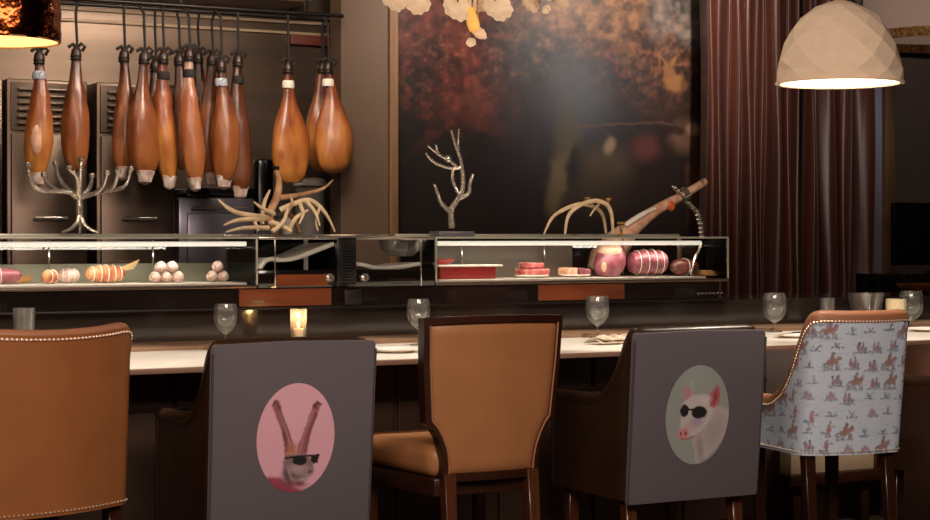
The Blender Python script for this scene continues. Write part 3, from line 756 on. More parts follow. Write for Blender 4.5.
tied(0, 33, .016, 'breadm', 'thin brown stick sausage behind the smooth pink salami', 1, 6.72, rz=.1)
# right case
xa, xb = on(439, 6.55), on(495, 6.55)
r = thing('red_box', 'shiny red box tray with a pale rim in the right display case', 'tray', (xa, 6.54, ZD))
MB().box(0, xb-xa, 0, .18, 0, .052, .004).build('body', 'red', r)
MB().box(-.006, xb-xa+.03, -.006, .19, .0525, .060, .002).build('lid', 'white', r)
r2 = thing('meat_slice_plate', 'small red rimmed dish on the red box tray', 'dish', ((xa+xb)/2-.08, 6.63, ZD+.0605))
MB().lathe([(0, 0), (.03, 0), (.055, .02), (.052, .022), (.028, .005), (0, .004)], seg=24).build('dish', 'red', r2)
def platter(px, R, label, y=6.62):
    x = on(px, y); r = thing('plate', label, 'plate', (x, y, ZD), 0, 'white plates in the right case')
    MB().lathe([(0, 0), (R*.6, 0), (R, .010), (R*.98, .013), (R*.58, .005), (0, .005)], seg=28).build('plate', 'white', r); return x, y
def slab(px, w_, d_, h_, m, label, z0=0, y=6.62, rz=0):
    x = on(px, y); r = thing('meat_cut', label, 'meat', (x, y, ZD+z0), rz, 'raw meat cuts in the right case')
    MB().box(-w_/2, w_/2, -d_/2, d_/2, 0, h_, min(h_, w_)*.28, seg=3).warp(lambda v: v*(1+.05*math.sin(v.x*90+v.y*60))).build('flesh', m, r)
    MB().box(-w_/2*.96, w_/2*.96, d_/2*.55, d_/2*1.04, h_*.08, h_*1.04, .006).build('fat_cap', 'fat', r)
x_, y_ = platter(532, .075, 'white plate under the stacked red steaks')
slab(532, .125, .10, .034, 'meat_red', 'marbled red steak, lower one of the stack on the plate', .0065)
slab(531, .085, .08, .024, 'meat_red', 'marbled red steak, upper one of the stack on the plate', .0415)
platter(575, .07, 'white plate under the pale pink cut')
slab(568, .06, .07, .036, 'fat', 'pale fatty cut on the plate, left one', .0065, rz=.3)
slab(582, .055, .07, .032, 'meat_pink', 'pale pink cut on the plate, right one', .0065, rz=-.1)
# big ham bulk standing in the case
p = at(608, 262, 6.62)
r = thing('ham_shank', 'large pink ham shank cut standing in the right case left of the tied roast', 'ham', (p.x, 6.62, ZD))
k = mpp(611, 6.62)
MB().lathe([(0, 0), (.05, .004), (.070, .03), (.074, .06), (.066, .10), (.055, .13), (.04, .15), (0, .155)], seg=24, sx=1, sy=.8, fn=lambda a, i: 1+.08*math.sin(2*a+i*.5)).warp(lambda v: V(v.x+v.z*.15, v.y, v.z)).build('meat', 'meat_pink', r)
MB().sphere((-.040, -.034, .045), .022, (.9, .6, 1.15)).build('bone_end', 'fat', r)
MB().sphere((.008, .0, .120), .062, (1.05, .88, .66)).build('rind', 'fat', r)
def roast(px, w_, R, m, label, nb, rz=-.1, y=6.6, sq=1.0):
    return tied(px-w_/2, px+w_/2, R, m, label, nb, y, 'roast_meat', 'meat', rz, sq, .2 if nb > 2 else .45)
roast(647.5, 36, .058, 'meat_pink', 'thick pink rolled roast tied with string in the right case', 4)
roast(684, 31, .038, 'meat_dark', 'dark red marbled joint lying right of the tied pink roast', 1, .15)
x = on(708, 6.6)
r = thing('bread_piece', 'flat tan crusty piece at the right end of the right case', 'bread', (x, 6.6, ZB+.0225))
MB().prism([(-.05, 0), (.055, 0), (.05, .010), (-.02, .026), (-.05, .024)], -.05, .05, .004).build('crust', 'breadm', r)

# ================================================================== SCULPTURES ON THE CASES
def px_tube(mb, pts, radii, Y, org, smooth=6, seg=9):
    P = []
    for q in pts:
        dy = q[2] if len(q) > 2 else 0
        P.append(at(q[0], q[1], Y+dy)-org)
    mb.tube(P, radii, seg, smooth)
ZTOP = ZT+.001
def base_fix(o, name):
    pass
# candelabra
Yc = 6.65
og = at(80, 233, Yc); og.z = ZTOP
r = thing('candelabra', 'silver branch candelabra standing on the left display case', 'candelabra', og)
def zfix(v): return V(v.x, v.y, v.z)
dz0 = at(80, 233, Yc).z-ZTOP
b = MB()
for pts, ra in (([(62, 233, -.04), (72, 228, -.02), (78, 220), (79, 206), (79.5, 196)], (.005, .007, .009, .011, .012)),
                ([(98, 233, -.04), (88, 228, -.02), (82, 220), (80, 206), (79.5, 196)], (.005, .007, .009, .011, .012)),
                ([(80, 234, .07), (80, 226, .03), (80, 214), (79.5, 200)], (.005, .007, .009, .010))): px_tube(b, pts, ra, Yc, og)
b.warp(lambda v: V(v.x, v.y, max(v.z-dz0*0, .0005))).build('trunk', 'silver', r)
arms = [([(79, 199), (66, 192, -.02), (43, 191, -.05), (32, 184, -.06), (28, 166, -.06)], 28, 166, -.06),
        ([(74, 194), (61, 182, .05), (55.5, 165, .06)], 55.5, 165, .06),
        ([(79, 196), (77, 178, -.03), (69, 169, -.05)], 69, 169, -.05),
        ([(79.5, 196), (80, 182), (81, 161)], 81, 161, 0),
        ([(80, 198), (101, 192, .02), (124, 187, .04), (131, 170, .05)], 131, 170, .05),
        ([(96, 193), (103, 186, -.03), (107, 174, -.05)], 107, 174, -.05),
        ([(84, 195), (90, 187, .05), (92, 177, .07)], 92, 177, .07),
        ([(110, 191, .02), (115, 184, -.02), (118, 173, -.04)], 118, 173, -.04),
        ([(60, 192, -.02), (48, 184, .02), (44, 176, .04)], 44, 176, .04)]
for pts, cx, cy, dy in arms:
    b = MB(); px_tube(b, pts, [.0100-.0035*i/(len(pts)-1) for i in range(len(pts))], Yc, og)
    q = at(cx, cy, Yc+dy)-og
    a_ = b.build('arm', 'silver', r)
    MB().lathe([(0, -.006), (.010, -.004), (.0125, .004), (.0125, .014), (.009, .014), (.009, .003), (0, .003)], q, 14).build('candle_cup', 'silver', a_)
# antler cluster
Ya = 6.62
og = at(278, 233, Ya); og.z = ZTOP
r = thing('antler_sculpture', 'cluster of brown antlers standing on the cooling unit beneath the golden ham', 'antlers', og)
ant = [([(277, 233), (270, 216), (277, 196), (279, 181), (276, 170)], (.012, .016, .016, .013, .010)),
       ([(268, 218), (242, 214, -.03), (228, 208, -.05), (218, 199, -.06)], (.013, .010, .008, .003)),
       ([(264, 219), (239, 220, -.06), (224, 225, -.09)], (.011, .009, .003)),
       ([(268, 228), (244, 228, -.08), (226, 232, -.12)], (.011, .008, .003)),
       ([(262, 224), (264, 204, .03), (270, 190, .04)], (.010, .009, .004)),
       ([(277, 198), (300, 195, .02), (322, 189, .03), (333, 180, .03)], (.012, .010, .007, .003)),
       ([(280, 210), (306, 200, -.03), (320, 207, -.04), (329, 219, -.05), (335, 232, -.06)], (.012, .010, .009, .006, .003)),
       ([(306, 201, -.03), (315, 212, -.08), (320, 226, -.1)], (.009, .007, .003)),
       ([(284, 208), (294, 220, .04), (300, 232, .06)], (.011, .009, .005)),
       ([(286, 214), (292, 204, -.05), (290, 194, -.08)], (.009, .007, .003)),
       ([(270, 222), (282, 226, -.05), (292, 232, -.08)], (.012, .010, .006)),
       ([(255, 222, -.03), (258, 231, -.05)], (.008, .004)), ([(274, 214, -.02), (262, 208, -.06), (254, 202, -.08)], (.010, .007, .003)), ([(288, 232, -.04), (296, 218, -.06), (308, 210, -.05)], (.010, .009, .005)),
       ([(300, 204, -.04), (303, 214, -.08), (299, 224, -.1)], (.009, .007, .003)), ([(272, 232, -.08), (283, 222, -.07), (288, 208, -.05)], (.010, .009, .005)), ([(320, 207, -.04), (316, 220, -.07), (318, 231, -.09)], (.007, .005, .003))]
for i, (pts, ra) in enumerate(ant):
    b = MB(); px_tube(b, pts, ra, Ya, og); b.warp(lambda v: V(v.x, v.y, max(v.z, .0005))).build('antler' if i == 0 else 'tine', 'antler' if i in (0, 5, 8) else 'bone', r)
MB().lathe([(0, 0), (.012, 0), (.015, .012), (.012, .016), (0, .016)], at(276, 170, Ya)-og, 14).build('candle_cup', 'darkmetal', r)
# silver branch sculpture
Ys = 6.62
og = at(452, 231, Ys); og.z = ZTOP
r = thing('branch_sculpture', 'silver bare branch sculpture on a flat base on the right display case', 'sculpture', og)
MB().box(-.085, .085, -.05, .05, 0, .022, .003).build('base', 'steelblue', r)
BK = 1.3
brs = [([(452, 228), (451, 211), (457, 201), (462, 191), (463, 180), (462, 169), (460, 158), (455, 144), (451, 130)], (.011, .010, .009, .0085, .008, .007, .006, .005, .004)),
       ([(458, 153), (458, 142, .01), (459, 129, .01)], (.005, .0045, .004)),
       ([(451, 213), (441, 203, -.02), (438, 194, -.03), (434, 184, -.03)], (.009, .007, .006, .005)),
       ([(460, 168), (450, 168, .01), (437, 164, .02), (429, 158, .03), (426, 153, .03)], (.007, .006, .006, .005, .004)),
       ([(456, 166), (448, 160, -.02), (439, 155, -.02), (428, 146, -.03)], (.006, .006, .005, .004)),
       ([(440, 156, -.02), (437, 150, -.02), (436, 145, -.03)], (.005, .004, .004)),
       ([(459, 195), (453, 182, .02), (453, 170, .01), (457, 166)], (.006, .006, .006, .006)),
       ([(457, 199), (468, 194, -.01), (470, 183, -.02), (473, 174, -.02)], (.007, .007, .006, .005))]
for i, (pts, ra) in enumerate(brs):
    b = MB(); px_tube(b, pts, [q*BK for q in ra], Ys, og, 6, 9); b.build('stem' if i == 0 else 'branch', 'silver', r)
MB().sphere(at(448, 159, Ys-.02)-og, .016).build('ball', 'chrome', r)
# pale antler arcs with candle cups
Yb = 6.64
og = at(585, 232, Yb); og.z = ZTOP
r = thing('antler_candle_holder', 'arched pale antler candle holder on the right display case', 'candle holder', og)
for i, (pts, ra) in enumerate([([(544, 234), (552, 218), (565, 209), (582, 204), (596, 208, .02), (603, 216, .04), (606, 233, .06)], (.004, .007, .009, .010, .009, .008, .006)),
                ([(565, 234, -.06), (568, 217, -.05), (577, 207, -.04), (592, 201, -.03), (604, 203, -.02), (611, 212, -.01), (613, 234, 0)], (.005, .008, .010, .010, .010, .009, .006)),
                ([(600, 203), (594, 210), (590, 216)], (.007, .005, .003))]):
    b = MB(); px_tube(b, pts, ra, Yb, og); b.warp(lambda v: V(v.x, v.y, max(v.z, .0005))).build('antler', 'bone', r)
for (cx, cy) in ((587, 203), (608, 204)):
    MB().lathe([(0, 0), (.006, 0), (.006, .01), (.015, .016), (.017, .026), (.013, .026), (.011, .018), (0, .016)], at(cx, cy, Yb-.01)-og, 14).build('candle_cup', 'gold', r)
o = MB().lathe([(0, 0), (.02, 0), (.02, .004), (.007, .008), (.007, .05), (.02, .056), (.021, .066), (.016, .066), (.015, .06), (0, .058)], (0, 0, 0), 16).build('candle_cup', 'gold')
q = at(621, 220, 6.7); o.location = (q.x, 6.7, ZTOP); tag(o, 'tiny bronze candle cup right of the pale antler arches', 'candle holder')
# ham in holder, standing behind the right case
Yg = 7.12
og = at(650, 236, Yg); og.z = .941
r = thing('ham_holder', 'steel ham holder clamped behind the right display case', 'ham holder', og)
hx = lambda px, py, dy=0: at(px, py, Yg+dy)-og
b = MB().box(-.30, .30, -.09, .09, 0, .03, .006); b.build('board', 'walnut', r)
b = MB(); pp = [(704, 262), (702, 240), (701, 226), (697, 212), (688, 203)]
P0 = [at(x, y, Yg)-og for x, y in pp]; P0.insert(0, V(P0[0].x, 0, .03))
b.tube(P0, (.012, .012, .011, .011, .011, .010), 10, 5)
for j in range(14):
    t = j/13; i = min(int(t*(len(P0)-2))+1, len(P0)-2); f = t*(len(P0)-2)+1-i; c_0 = P0[i].lerp(P0[i+1], max(0, min(1, f))); b.sphere(c_0, .0165, (1, 1, .7), 8)
b.build('twisted_post', 'chrome', r)
def ringv(c, d, R, t_, wd):
    q = d.to_track_quat('Z', 'Y').to_matrix()
    m_ = MB().lathe([(R, -wd), (R+t_, -wd), (R+t_, wd), (R, wd)], seg=20, close=True); m_.warp(lambda v: c+q @ v); return m_
dirv = (hx(703, 182)-hx(655, 209)).normalized()
ringv(hx(684, 194.5), dirv, .026, .008, .016).build('clamp_ring', 'chrome', r)
b = MB(); b.tube([hx(684, 199, -.02), hx(676, 189, -.03)], .006, 8); b.sphere(hx(675, 188, -.03), .013); b.tube([hx(672, 186, -.03), hx(679, 191, -.03)], .005, 6); b.build('screw_knob', 'chrome', r)
r = thing('carving_ham', 'whole cured leg of ham with raised shank clamped in the steel ham holder', 'ham', og)
b = MB().tube([hx(592, 272), hx(603, 262), hx(618, 243), hx(632, 228), (hx(655, 211)), hx(678, 198), hx(694, 188.5), hx(705, 182)], (.03, .078, .070, .044, .027, .022, .020, .019), 18, 7)
b.build('meat', 'fat', r)
MB().tube([hx(700, 185), hx(706, 181)], (.021, .017), 12).build('hoof', 'antler', r)
b = MB().tube([hx(625, 226, -.04), hx(640, 216, -.035), hx(655, 208.5, -.025)], (.012, .014, .007), 10, 5); b.build('rind', 'white', r)
MB().sphere(hx(671, 206, -.02), .022, (1.1, .6, 1.2)).build('orange_tag', mat('orange_wrap', 'd2622a', .5, var=.3), r)

# ================================================================== LAMPS
# faceted dome
Yd = 5.0
cpt = at(839.5, 84, Yd); R = 63.5*mpp(839.5, Yd)
r = thing('faceted_pendant_lamp', 'cream faceted dome pendant lamp hanging in front of the curtain', 'pendant lamp', cpt)
hh = (84-2)*mpp(839.5, Yd)
rngf = random.Random(11)
def dome(scale, nseg, nr, jit, rn):
    bm = bmesh.new(); rings = []
    prof = [(1.0, 0), (.985, .14), (.95, .30), (.88, .48), (.77, .65), (.61, .81), (.40, .93), (.17, 1.0)]
    for i, (a_, z) in enumerate(prof):
        off = .5*(i % 2)
        rings.append([bm.verts.new((R*a_*scale*(1+(rn.uniform(-jit, jit) if i else 0))*math.cos(2*PI*(k+off)/nseg), R*a_*scale*(1+(rn.uniform(-jit, jit) if i else 0))*math.sin(2*PI*(k+off)/nseg), hh*z*scale+(rn.uniform(-jit, jit)*hh*.7 if 0 < i < 7 else 0))) for k in range(nseg)])
    for i, (a_, b_) in enumerate(zip(rings, rings[1:])):
        for k in range(nseg):
            k1 = (k+1) % nseg
            if i % 2 == 0: tri = [(a_[k], a_[k1], b_[k]), (a_[k1], b_[k1], b_[k])]
            else: tri = [(a_[k], b_[k1], b_[k]), (a_[k], a_[k1], b_[k1])]
            for t in tri: bm.faces.new(t)
    bm.faces.new(rings[-1]); return bm
o_ = MB(); o_.bm = dome(1, 11, 7, .03, rngf); o_.build('lamp_shade', 'facet', r, smooth=False)
i_ = MB(); i_.bm = dome(.93, 40, 7, 0, rngf); i_.build('shade_lining', 'lampin', r)
MB().lathe([(R*.925, .0), (R*1.003, .0), (R*1.003, .006), (R*.925, .006)], seg=60, close=True).build('rim', 'facet', r)
b = MB().tube([(0, 0, hh), (0, 0, 3.6-cpt.z)], .004, 8); b.build('cord', 'cord', r)
MB().lathe([(.0, hh*1.05), (.02, hh*1.05), (.026, hh), (.022, hh-.02), (0, hh-.02)], seg=16).build('cap', 'breadm', r)
MB().sphere((0, 0, hh*.5), .05).build('bulb', mat('bulb', 'ffffff', emit=(1, .88, .7), es=12), r)
l = bpy.data.lights.new('dome_lamp_light', 'SPOT'); l.energy = 26; l.color = NEUT; l.spot_size = math.radians(120); l.spot_blend = .5; l.shadow_soft_size = .06
lo = bpy.data.objects.new('dome_lamp_light', l); C.objects.link(lo); lo.location = cpt+V(0, 0, .04)
# copper pendant, top left
Yq = 5.2
cpt = at(-5, 42, Yq); R = 64*mpp(-5, Yq)
r = thing('copper_pendant_lamp', 'hammered copper drum pendant lamp at the top left corner', 'pendant lamp', cpt)
prof = []
for i in range(15):
    z = i/14*.42; prof.append((R*(1-.03*(z/.42)**2)*(1+(.012 if i % 2 else -.004)), z))
prof += [(R*.5, .45), (0.03, .46)]
MB().lathe(prof, seg=64, fn=lambda a, i: 1+.012*math.sin(a*14+(i % 2)*PI)).build('lamp_shade', 'copper', r)
MB().lathe([(R*.965, .004), (R*.95, .2), (R*.94, .40), (R*.45, .43), (0, .43)], seg=48).build('shade_lining', 'lampwarm', r)
MB().lathe([(R*.965, .0), (R*1.0, .0), (R*1.0, .004), (R*.965, .004)], seg=48, close=True).build('rim', 'gold', r)
MB().tube([(0, 0, .45), (0, 0, 3.6-cpt.z)], .004, 8).build('cord', 'cord', r)
MB().sphere((0, 0, .2), .05).build('bulb', mat('warm_bulb', 'ffffff', emit=(1, .8, .55), es=10), r)
for pxk in (58,):
    p = at(60, 30, Yq)
# drum shade, top right
Yt = 7.6
cpt = at(950, 44, Yt); R = 86*mpp(950, Yt)
r = thing('drum_pendant_lamp', 'large greyish fabric drum lamp with gold edge at the top right corner', 'pendant lamp', cpt)
MB().lathe([(R, .045), (R*.985, .3), (R*.97, .6), (R*.96, .6), (R*.975, .3), (R*.99, .045)], seg=56, close=True).build('lamp_shade', 'shade', r)
def tas(a, i): return 1
MB().lathe([(R*1.006, .0), (R*1.01, .055), (R*.99, .055), (R*.986, .0)], seg=56, close=True).build('gold_edge', 'gold', r)
b = MB().tube([(0, 0, .3), (0, 0, 3.6-cpt.z)], .006, 8); b.tube([(-R*.97, 0, .3), (R*.97, 0, .3)], .004, 6); b.build('stem', 'gold', r)
# shell chandelier
Yl = 6.6
og = at(476, -70, Yl)
r = thing('shell_chandelier', 'chandelier of ruffled cream porcelain shells at the top of the photo', 'chandelier', og)
MB().tube([(0, 0, 0), (0, 0, 3.6-og.z)], .008, 8).build('stem', 'gold', r)
MB().sphere((0, 0, 0), .11, (1.6, 1, .5)).build('core', 'gold', r)
l = bpy.data.lights.new('chandelier_light', 'POINT'); l.energy = 8; l.color = (1, .86, .66); l.shadow_soft_size = .08
lo = bpy.data.objects.new('chandelier_light', l); C.objects.link(lo); lo.location = og+V(0, -.9, -.12)  # added light in front of the chandelier, brightening its shells
def shell(px, py, rp, dy, rot, m='cream', arm=True):
    c = at(px, py, Yl+dy)-og; R_ = rp*mpp(px, Yl)
    q = Euler(rot).to_matrix(); ph = rng.uniform(0, 6)
    mb = MB().lathe([(0, -.30*R_), (.35*R_, -.27*R_), (.7*R_, -.12*R_), (.95*R_, .10*R_), (1.0*R_, .14*R_), (.93*R_, .14*R_), (.68*R_, -.04*R_), (.34*R_, -.17*R_), (0, -.2*R_)], seg=44,
                    fn=lambda a, i: 1+(.05*math.sin(a*11+ph)+.04*math.sin(a*5+ph*2))*(i in (2, 3, 4, 5, 6)))
    mb.warp(lambda v: c+q @ v).build('shell', m, r)
    if arm: MB().tube([c*.92, c*.5+V(0, 0, .05), (0, 0, 0)], .004, 6, 4).build('arm', 'gold', r)
for s_ in ((392, -2, 16, -.05, (1.2, 0, .2)), (416, 1, 15, 0, (1.35, .2, -.1)), (404, -20, 17, .05, (1.3, 0, 0)), (456, 8, 15.5, -.1, (1.2, -.2, .1)), (497, 7, 16, -.08, (1.25, .2, -.1)),
           (476, -4, 17, 0, (1.4, 0, 0)), (529, 2, 12.5, .05, (1.2, 0, .3)), (558, 0, 13, 0, (1.0, 0, .2)), (546, -12, 14, -.05, (1.3, 0, 0)), (436, -18, 16, .1, (1.3, .3, 0)), (515, -20, 17, .05, (1.3, 0, 0)),
           (440, -50, 19, -.1, (1.2, 0, .2)), (505, -52, 19, -.1, (1.2, .2, -.2)), (470, -36, 19, -.15, (1.1, 0, 0)), (382, -26, 14, 0, (1.2, 0, .4)), (575, -20, 14, 0, (1.2, 0, -.3))):
    shell(*s_)
shell(478, 33, 9.5, -.12, (.9, .3, 0)); shell(471, 42, 5, -.12, (2.2, .5, 0)); shell(546, 9, 5, -.03, (2.1, 0, 0))
c = at(473, 23, Yl-.12)-og; MB().tube([c+V(0, .03, .06), c, c+V(.004, -.01, -.03)], (.02, .027, .022), 14, 3).build('lamp_holder', 'amber', r)

# ================================================================== TABLEWARE
def wineglass(px, ptop, Y, label, hgt=None, z=None, rb=12.0):
    z = ZC+.0005 if z is None else z
    k = mpp(px, Y); x = at(px, 300, Y).x; zt = at(px, ptop, Y).z; Hh = zt-z; Rb = rb*k
    r = thing('wine_glass', label, 'glass', (x, Y, z), 0, 'stemmed glasses on the counter')
    bz = Hh-.105*Rb/.043
    prof = [(0, .0), (.034, .0), (.034, .003), (.008, .006), (.0035, .012), (.0035, bz-.004), (.010, bz), (Rb*.55, bz+.012), (Rb*.85, bz+.032), (Rb, bz+.056), (Rb*.96, Hh-.02), (Rb*.86, Hh),
            (Rb*.84, Hh), (Rb*.94, Hh-.02), (Rb*.97, bz+.056), (Rb*.82, bz+.034), (Rb*.5, bz+.016), (0, bz+.006)]
    MB().lathe(prof, seg=32).build('bowl', 'ware', r)
wineglass(225.5, 304, 6.10, 'wine glass behind the rabbit chair, next to the candle')
wineglass(418.5, 299, 6.02, 'wine glass half hidden behind the cognac leather chair')
wineglass(597.5, 296, 6.12, 'wine glass standing by the folded napkin left of the pig chair')
wineglass(774.5, 293, 6.12, 'wine glass between the pig chair and the toile chair')
wineglass(911, 291, 6.05, 'wine glass at the right edge behind the toile chair')
def tumbler(px, p0, Y, z, Rr, label, m='cutglass', name='tumbler'):
    x = at(px, 300, Y).x; h_ = at(px, p0, Y).z-z
    r = thing(name, label, 'glass', (x, Y, z))
    MB().lathe([(0, 0), (Rr*.92, 0), (Rr, h_), (Rr*.93, h_), (Rr*.86, .008), (0, .008)], seg=28).build('cup', m, r); return r, h_
ZW = ZC+.0135
tumbler(24, 308, 6.24, ZW, 11*mpp(24, 6.24), 'cut glass tumbler above the plain tan leather chair')
tumbler(827.5, 298, 6.3, ZW, 7.5*mpp(827, 6.3), 'small square-looking glass behind the toile chair')
r, h_ = tumbler(298.5, 309, 6.24, ZW, 8.5*mpp(298, 6.24), 'glass candle holder with a lit candle behind the rabbit chair', name='candle_glass')
MB().lathe([(0, .009), (.018, .009), (.018, .05), (0, .052)], seg=18).build('candle', 'candle', r); cd_ = [c for c in r.children if c.name.startswith('candle')][0]
MB().lathe([(0, .052), (.004, .058), (.006, .068), (.003, .08), (0, .088)], seg=10).build('flame', 'flame', cd_)
l = bpy.data.lights.new('candle_light', 'POINT'); l.energy = .6; l.color = (1, .6, .25); l.shadow_soft_size = .01
lo = bpy.data.objects.new('candle_light', l); C.objects.link(lo); lo.location = Vector(r.location)+V(0, -.0, .10)
def napkin(px, Y, L_, label, seed):
    x = at(px, 330, Y).x; rn = random.Random(seed)
    r = thing('napkin', label, 'napkin', (x, Y, ZC+.0005), rn.uniform(-.2, .2), 'folded napkins on the counter')
    b = MB(); nx, ny = 26, 12
    for lay in range(2):
        g_ = [[b.bm.verts.new((L_*(i/(nx-1)-.5)*(1-.15*lay), .10*(j/(ny-1)-.5)*(1-.1*lay), .004+lay*.012+.012*math.sin(PI*j/(ny-1))*(1+.5*math.sin(i*.7+lay*2+seed)))) for j in range(ny)] for i in range(nx)]
        for i in range(nx-1):
            for j in range(ny-1): b.bm.faces.new((g_[i][j], g_[i+1][j], g_[i+1][j+1], g_[i][j+1]))
    o = b.build('cloth', 'linen', r); s_ = o.modifiers.new('thickness', 'SOLIDIFY'); s_.thickness = .004; s_.offset = 1
    return r
napkin(612, 5.75, .20, 'crumpled linen napkin left of the pig chair', 2)
def plate(px, Y, R_, label):
    x = at(px, 330, Y).x; r = thing('side_plate', label, 'plate', (x, Y, ZC+.0003), 0, 'side plates on the counter')
    MB().lathe([(0, 0), (R_*.6, 0), (R_, .012), (R_*.99, .015), (R_*.58, .004), (0, .004)], seg=36).build('dish', 'white', r); return r
r = plate(796, 5.75, .09, 'white side plate with a knife between pig chair and toile chair')
x = at(796, 330, 5.75).x
o = thing('table_knife', 'table knife lying across the white side plate left of the toile chair', 'knife', (x-.03, 5.75, ZC+.017), .35)
MB().box(-.10, .02, -.008, .008, 0, .002, .0008).build('blade', 'chrome', o); MB().box(.021, .11, -.007, .007, 0, .005, .002).build('handle', 'darkmetal', o)
plate(928, 5.85, .09, 'white side plate at the right edge on the counter')
plate(395, 5.70, .09, 'white side plate between rabbit chair and cognac chair')
# bowls at the right end
x = at(866, 300, 6.3).x
r = thing('glass_dish', 'low textured glass bowl behind the toile chair', 'bowl', (x, 6.3, ZW))
zt = at(866, 293, 6.3).z-ZW; R_ = 18.5*mpp(866, 6.3)
MB().lathe([(0, 0), (R_*.45, 0), (R_*.8, zt*.45), (R_, zt), (R_*.96, zt), (R_*.75, zt*.5), (R_*.4, .006), (0, .006)], seg=36, fn=lambda a, i: 1+.015*math.sin(a*18)).build('bowl', 'cutglass', r)
x = at(893, 300, 6.1).x; zt = at(893, 299, 6.1).z-ZC
r = thing('pillar_candle', 'short cream candle behind the right corner of the toile chair', 'candle', (x, 6.08, ZC))
R_ = 10*mpp(893, 6.1)
MB().lathe([(0, 0), (R_, 0), (R_, zt), (R_*.8, zt+.002), (0, zt-.004)], seg=24).build('wax', 'candle', r)
MB().tube([(0, 0, zt-.004), (.001, 0, zt+.012)], .0012, 6).build('wick', 'black', r)
x = at(930, 300, 6.75).x; zt = at(930, 284, 6.75).z-ZR; R_ = 34*mpp(930, 6.75)
r = thing('copper_bowl', 'wide copper-coloured bowl on the gantry at the right edge', 'bowl', (x, 6.75, ZR+.001))
MB().lathe([(0, 0), (R_*.4, 0), (R_*.8, zt*.4), (R_, zt), (R_*.97, zt), (R_*.76, zt*.45), (R_*.38, .008), (0, .008)], seg=40).build('bowl', mat('copper_bowl', '9a5a2c', .3, .6, .2), r)
# black screen and cabinet at the far right
p0 = at(905, 202, 9.0); 
r = thing('sideboard', 'black sideboard in the dark area beyond the curtain', 'sideboard', (p0.x, 9.0, 0))
MB().box(0, 1.6, 0, .5, .08, 1.0, .01).build('cabinet', 'black', r)
for k in range(3): MB().box(.02+.53*k, .53+.53*k, -.018, -.001, .10, .98, .004).build('door', 'darkmetal', r)
r = thing('television', 'black screen standing on the black sideboard at the right edge', 'screen', (p0.x+.05, 9.15, 1.001))
MB().box(0, 1.3, 0, .05, .06, p0.z-1.0, .008).build('screen', 'black', r)
MB().box(.4, .9, -.08, .14, 0, .015, .004).build('stand_foot', 'black', r); MB().box(.6, .7, .01, .04, .015, .07, .003).build('stand_neck', 'black', r)
# low lit box under the counter at the right
xa, xb = at(791, 460, 6.0).x, at(874, 460, 6.0).x
za, zb = at(830, 472, 6.0).z, at(830, 440, 6.0).z
r = thing('foot_bench', 'pale box bench under the counter behind the toile chair legs', 'bench', (xa, 5.98, 0))
m_ = mat('pale_box', 'b09a80', .7)
MB().box(.0, xb-xa, .02, .10, za, zb, .004).build('board', m_, r)
MB().box(-.02, xb-xa+.3, .0, .11, za-.05, za-.001, .004).build('rail', 'walnut', r)
for q in (.02, xb-xa-.06): MB().box(q, q+.04, .03, .08, 0, za-.051, .003).build('foot', 'walnut', r)

# ================================================================== CHAIRS
YC = 4.95
def plan(w, d, r, bow, flare, n=121):
    """arc-length sampled U-shaped plan from the front left arm round the back to the front right arm"""
    pts = [(-w/2-flare, d), (-w/2-flare*.8, d*.8), (-w/2-flare*.3, d*.45)]
    cx, cy = -w/2+r, bow+r
    for k in range(9):
        a_ = PI+k/8*(PI/2); pts.append((cx+r*math.cos(a_), cy+r*math.sin(a_)))
    m = 12
    for k in range(1, m):
        x = cx+(-2*cx)*k/m; pts.append((x, bow*(x/cx)**2))
    pts += [(-x, y) for x, y in pts[:12][::-1]]
    P = np.array(pts); s_ = np.concatenate([[0], np.cumsum(np.hypot(*np.diff(P, axis=0).T))])
    q = np.linspace(0, s_[-1], n); x = np.interp(q, s_, P[:, 0]); y = np.interp(q, s_, P[:, 1])
    k_ = np.ones(5)/5; xp = np.pad(x, 2, mode='edge'); yp = np.pad(y, 2, mode='edge')
    x2 = np.convolve(xp, k_, 'valid'); y2 = np.convolve(yp, k_, 'valid'); x2[:2] = x[:2]; y2[:2] = y[:2]; x2[-2:] = x[-2:]; y2[-2:] = y[-2:]
    nx = -np.gradient(y2); ny = np.gradient(x2); L_ = np.hypot(nx, ny); return x2, y2, nx/L_, ny/L_, q
def arm_heights(y, prof):
    return np.interp(y, [p[0] for p in prof], [p[1] for p in prof])
def smooth1(a_, n=7):
    k_ = np.ones(n)/n; return np.convolve(np.pad(a_, n//2, mode='edge'), k_, 'valid')
def lean(x, y, z, zb, zt, ln):
    return y-ln*np.clip((z-zb)/(zt-zb), 0, 1)*np.clip(1-y/.35, 0, 1)
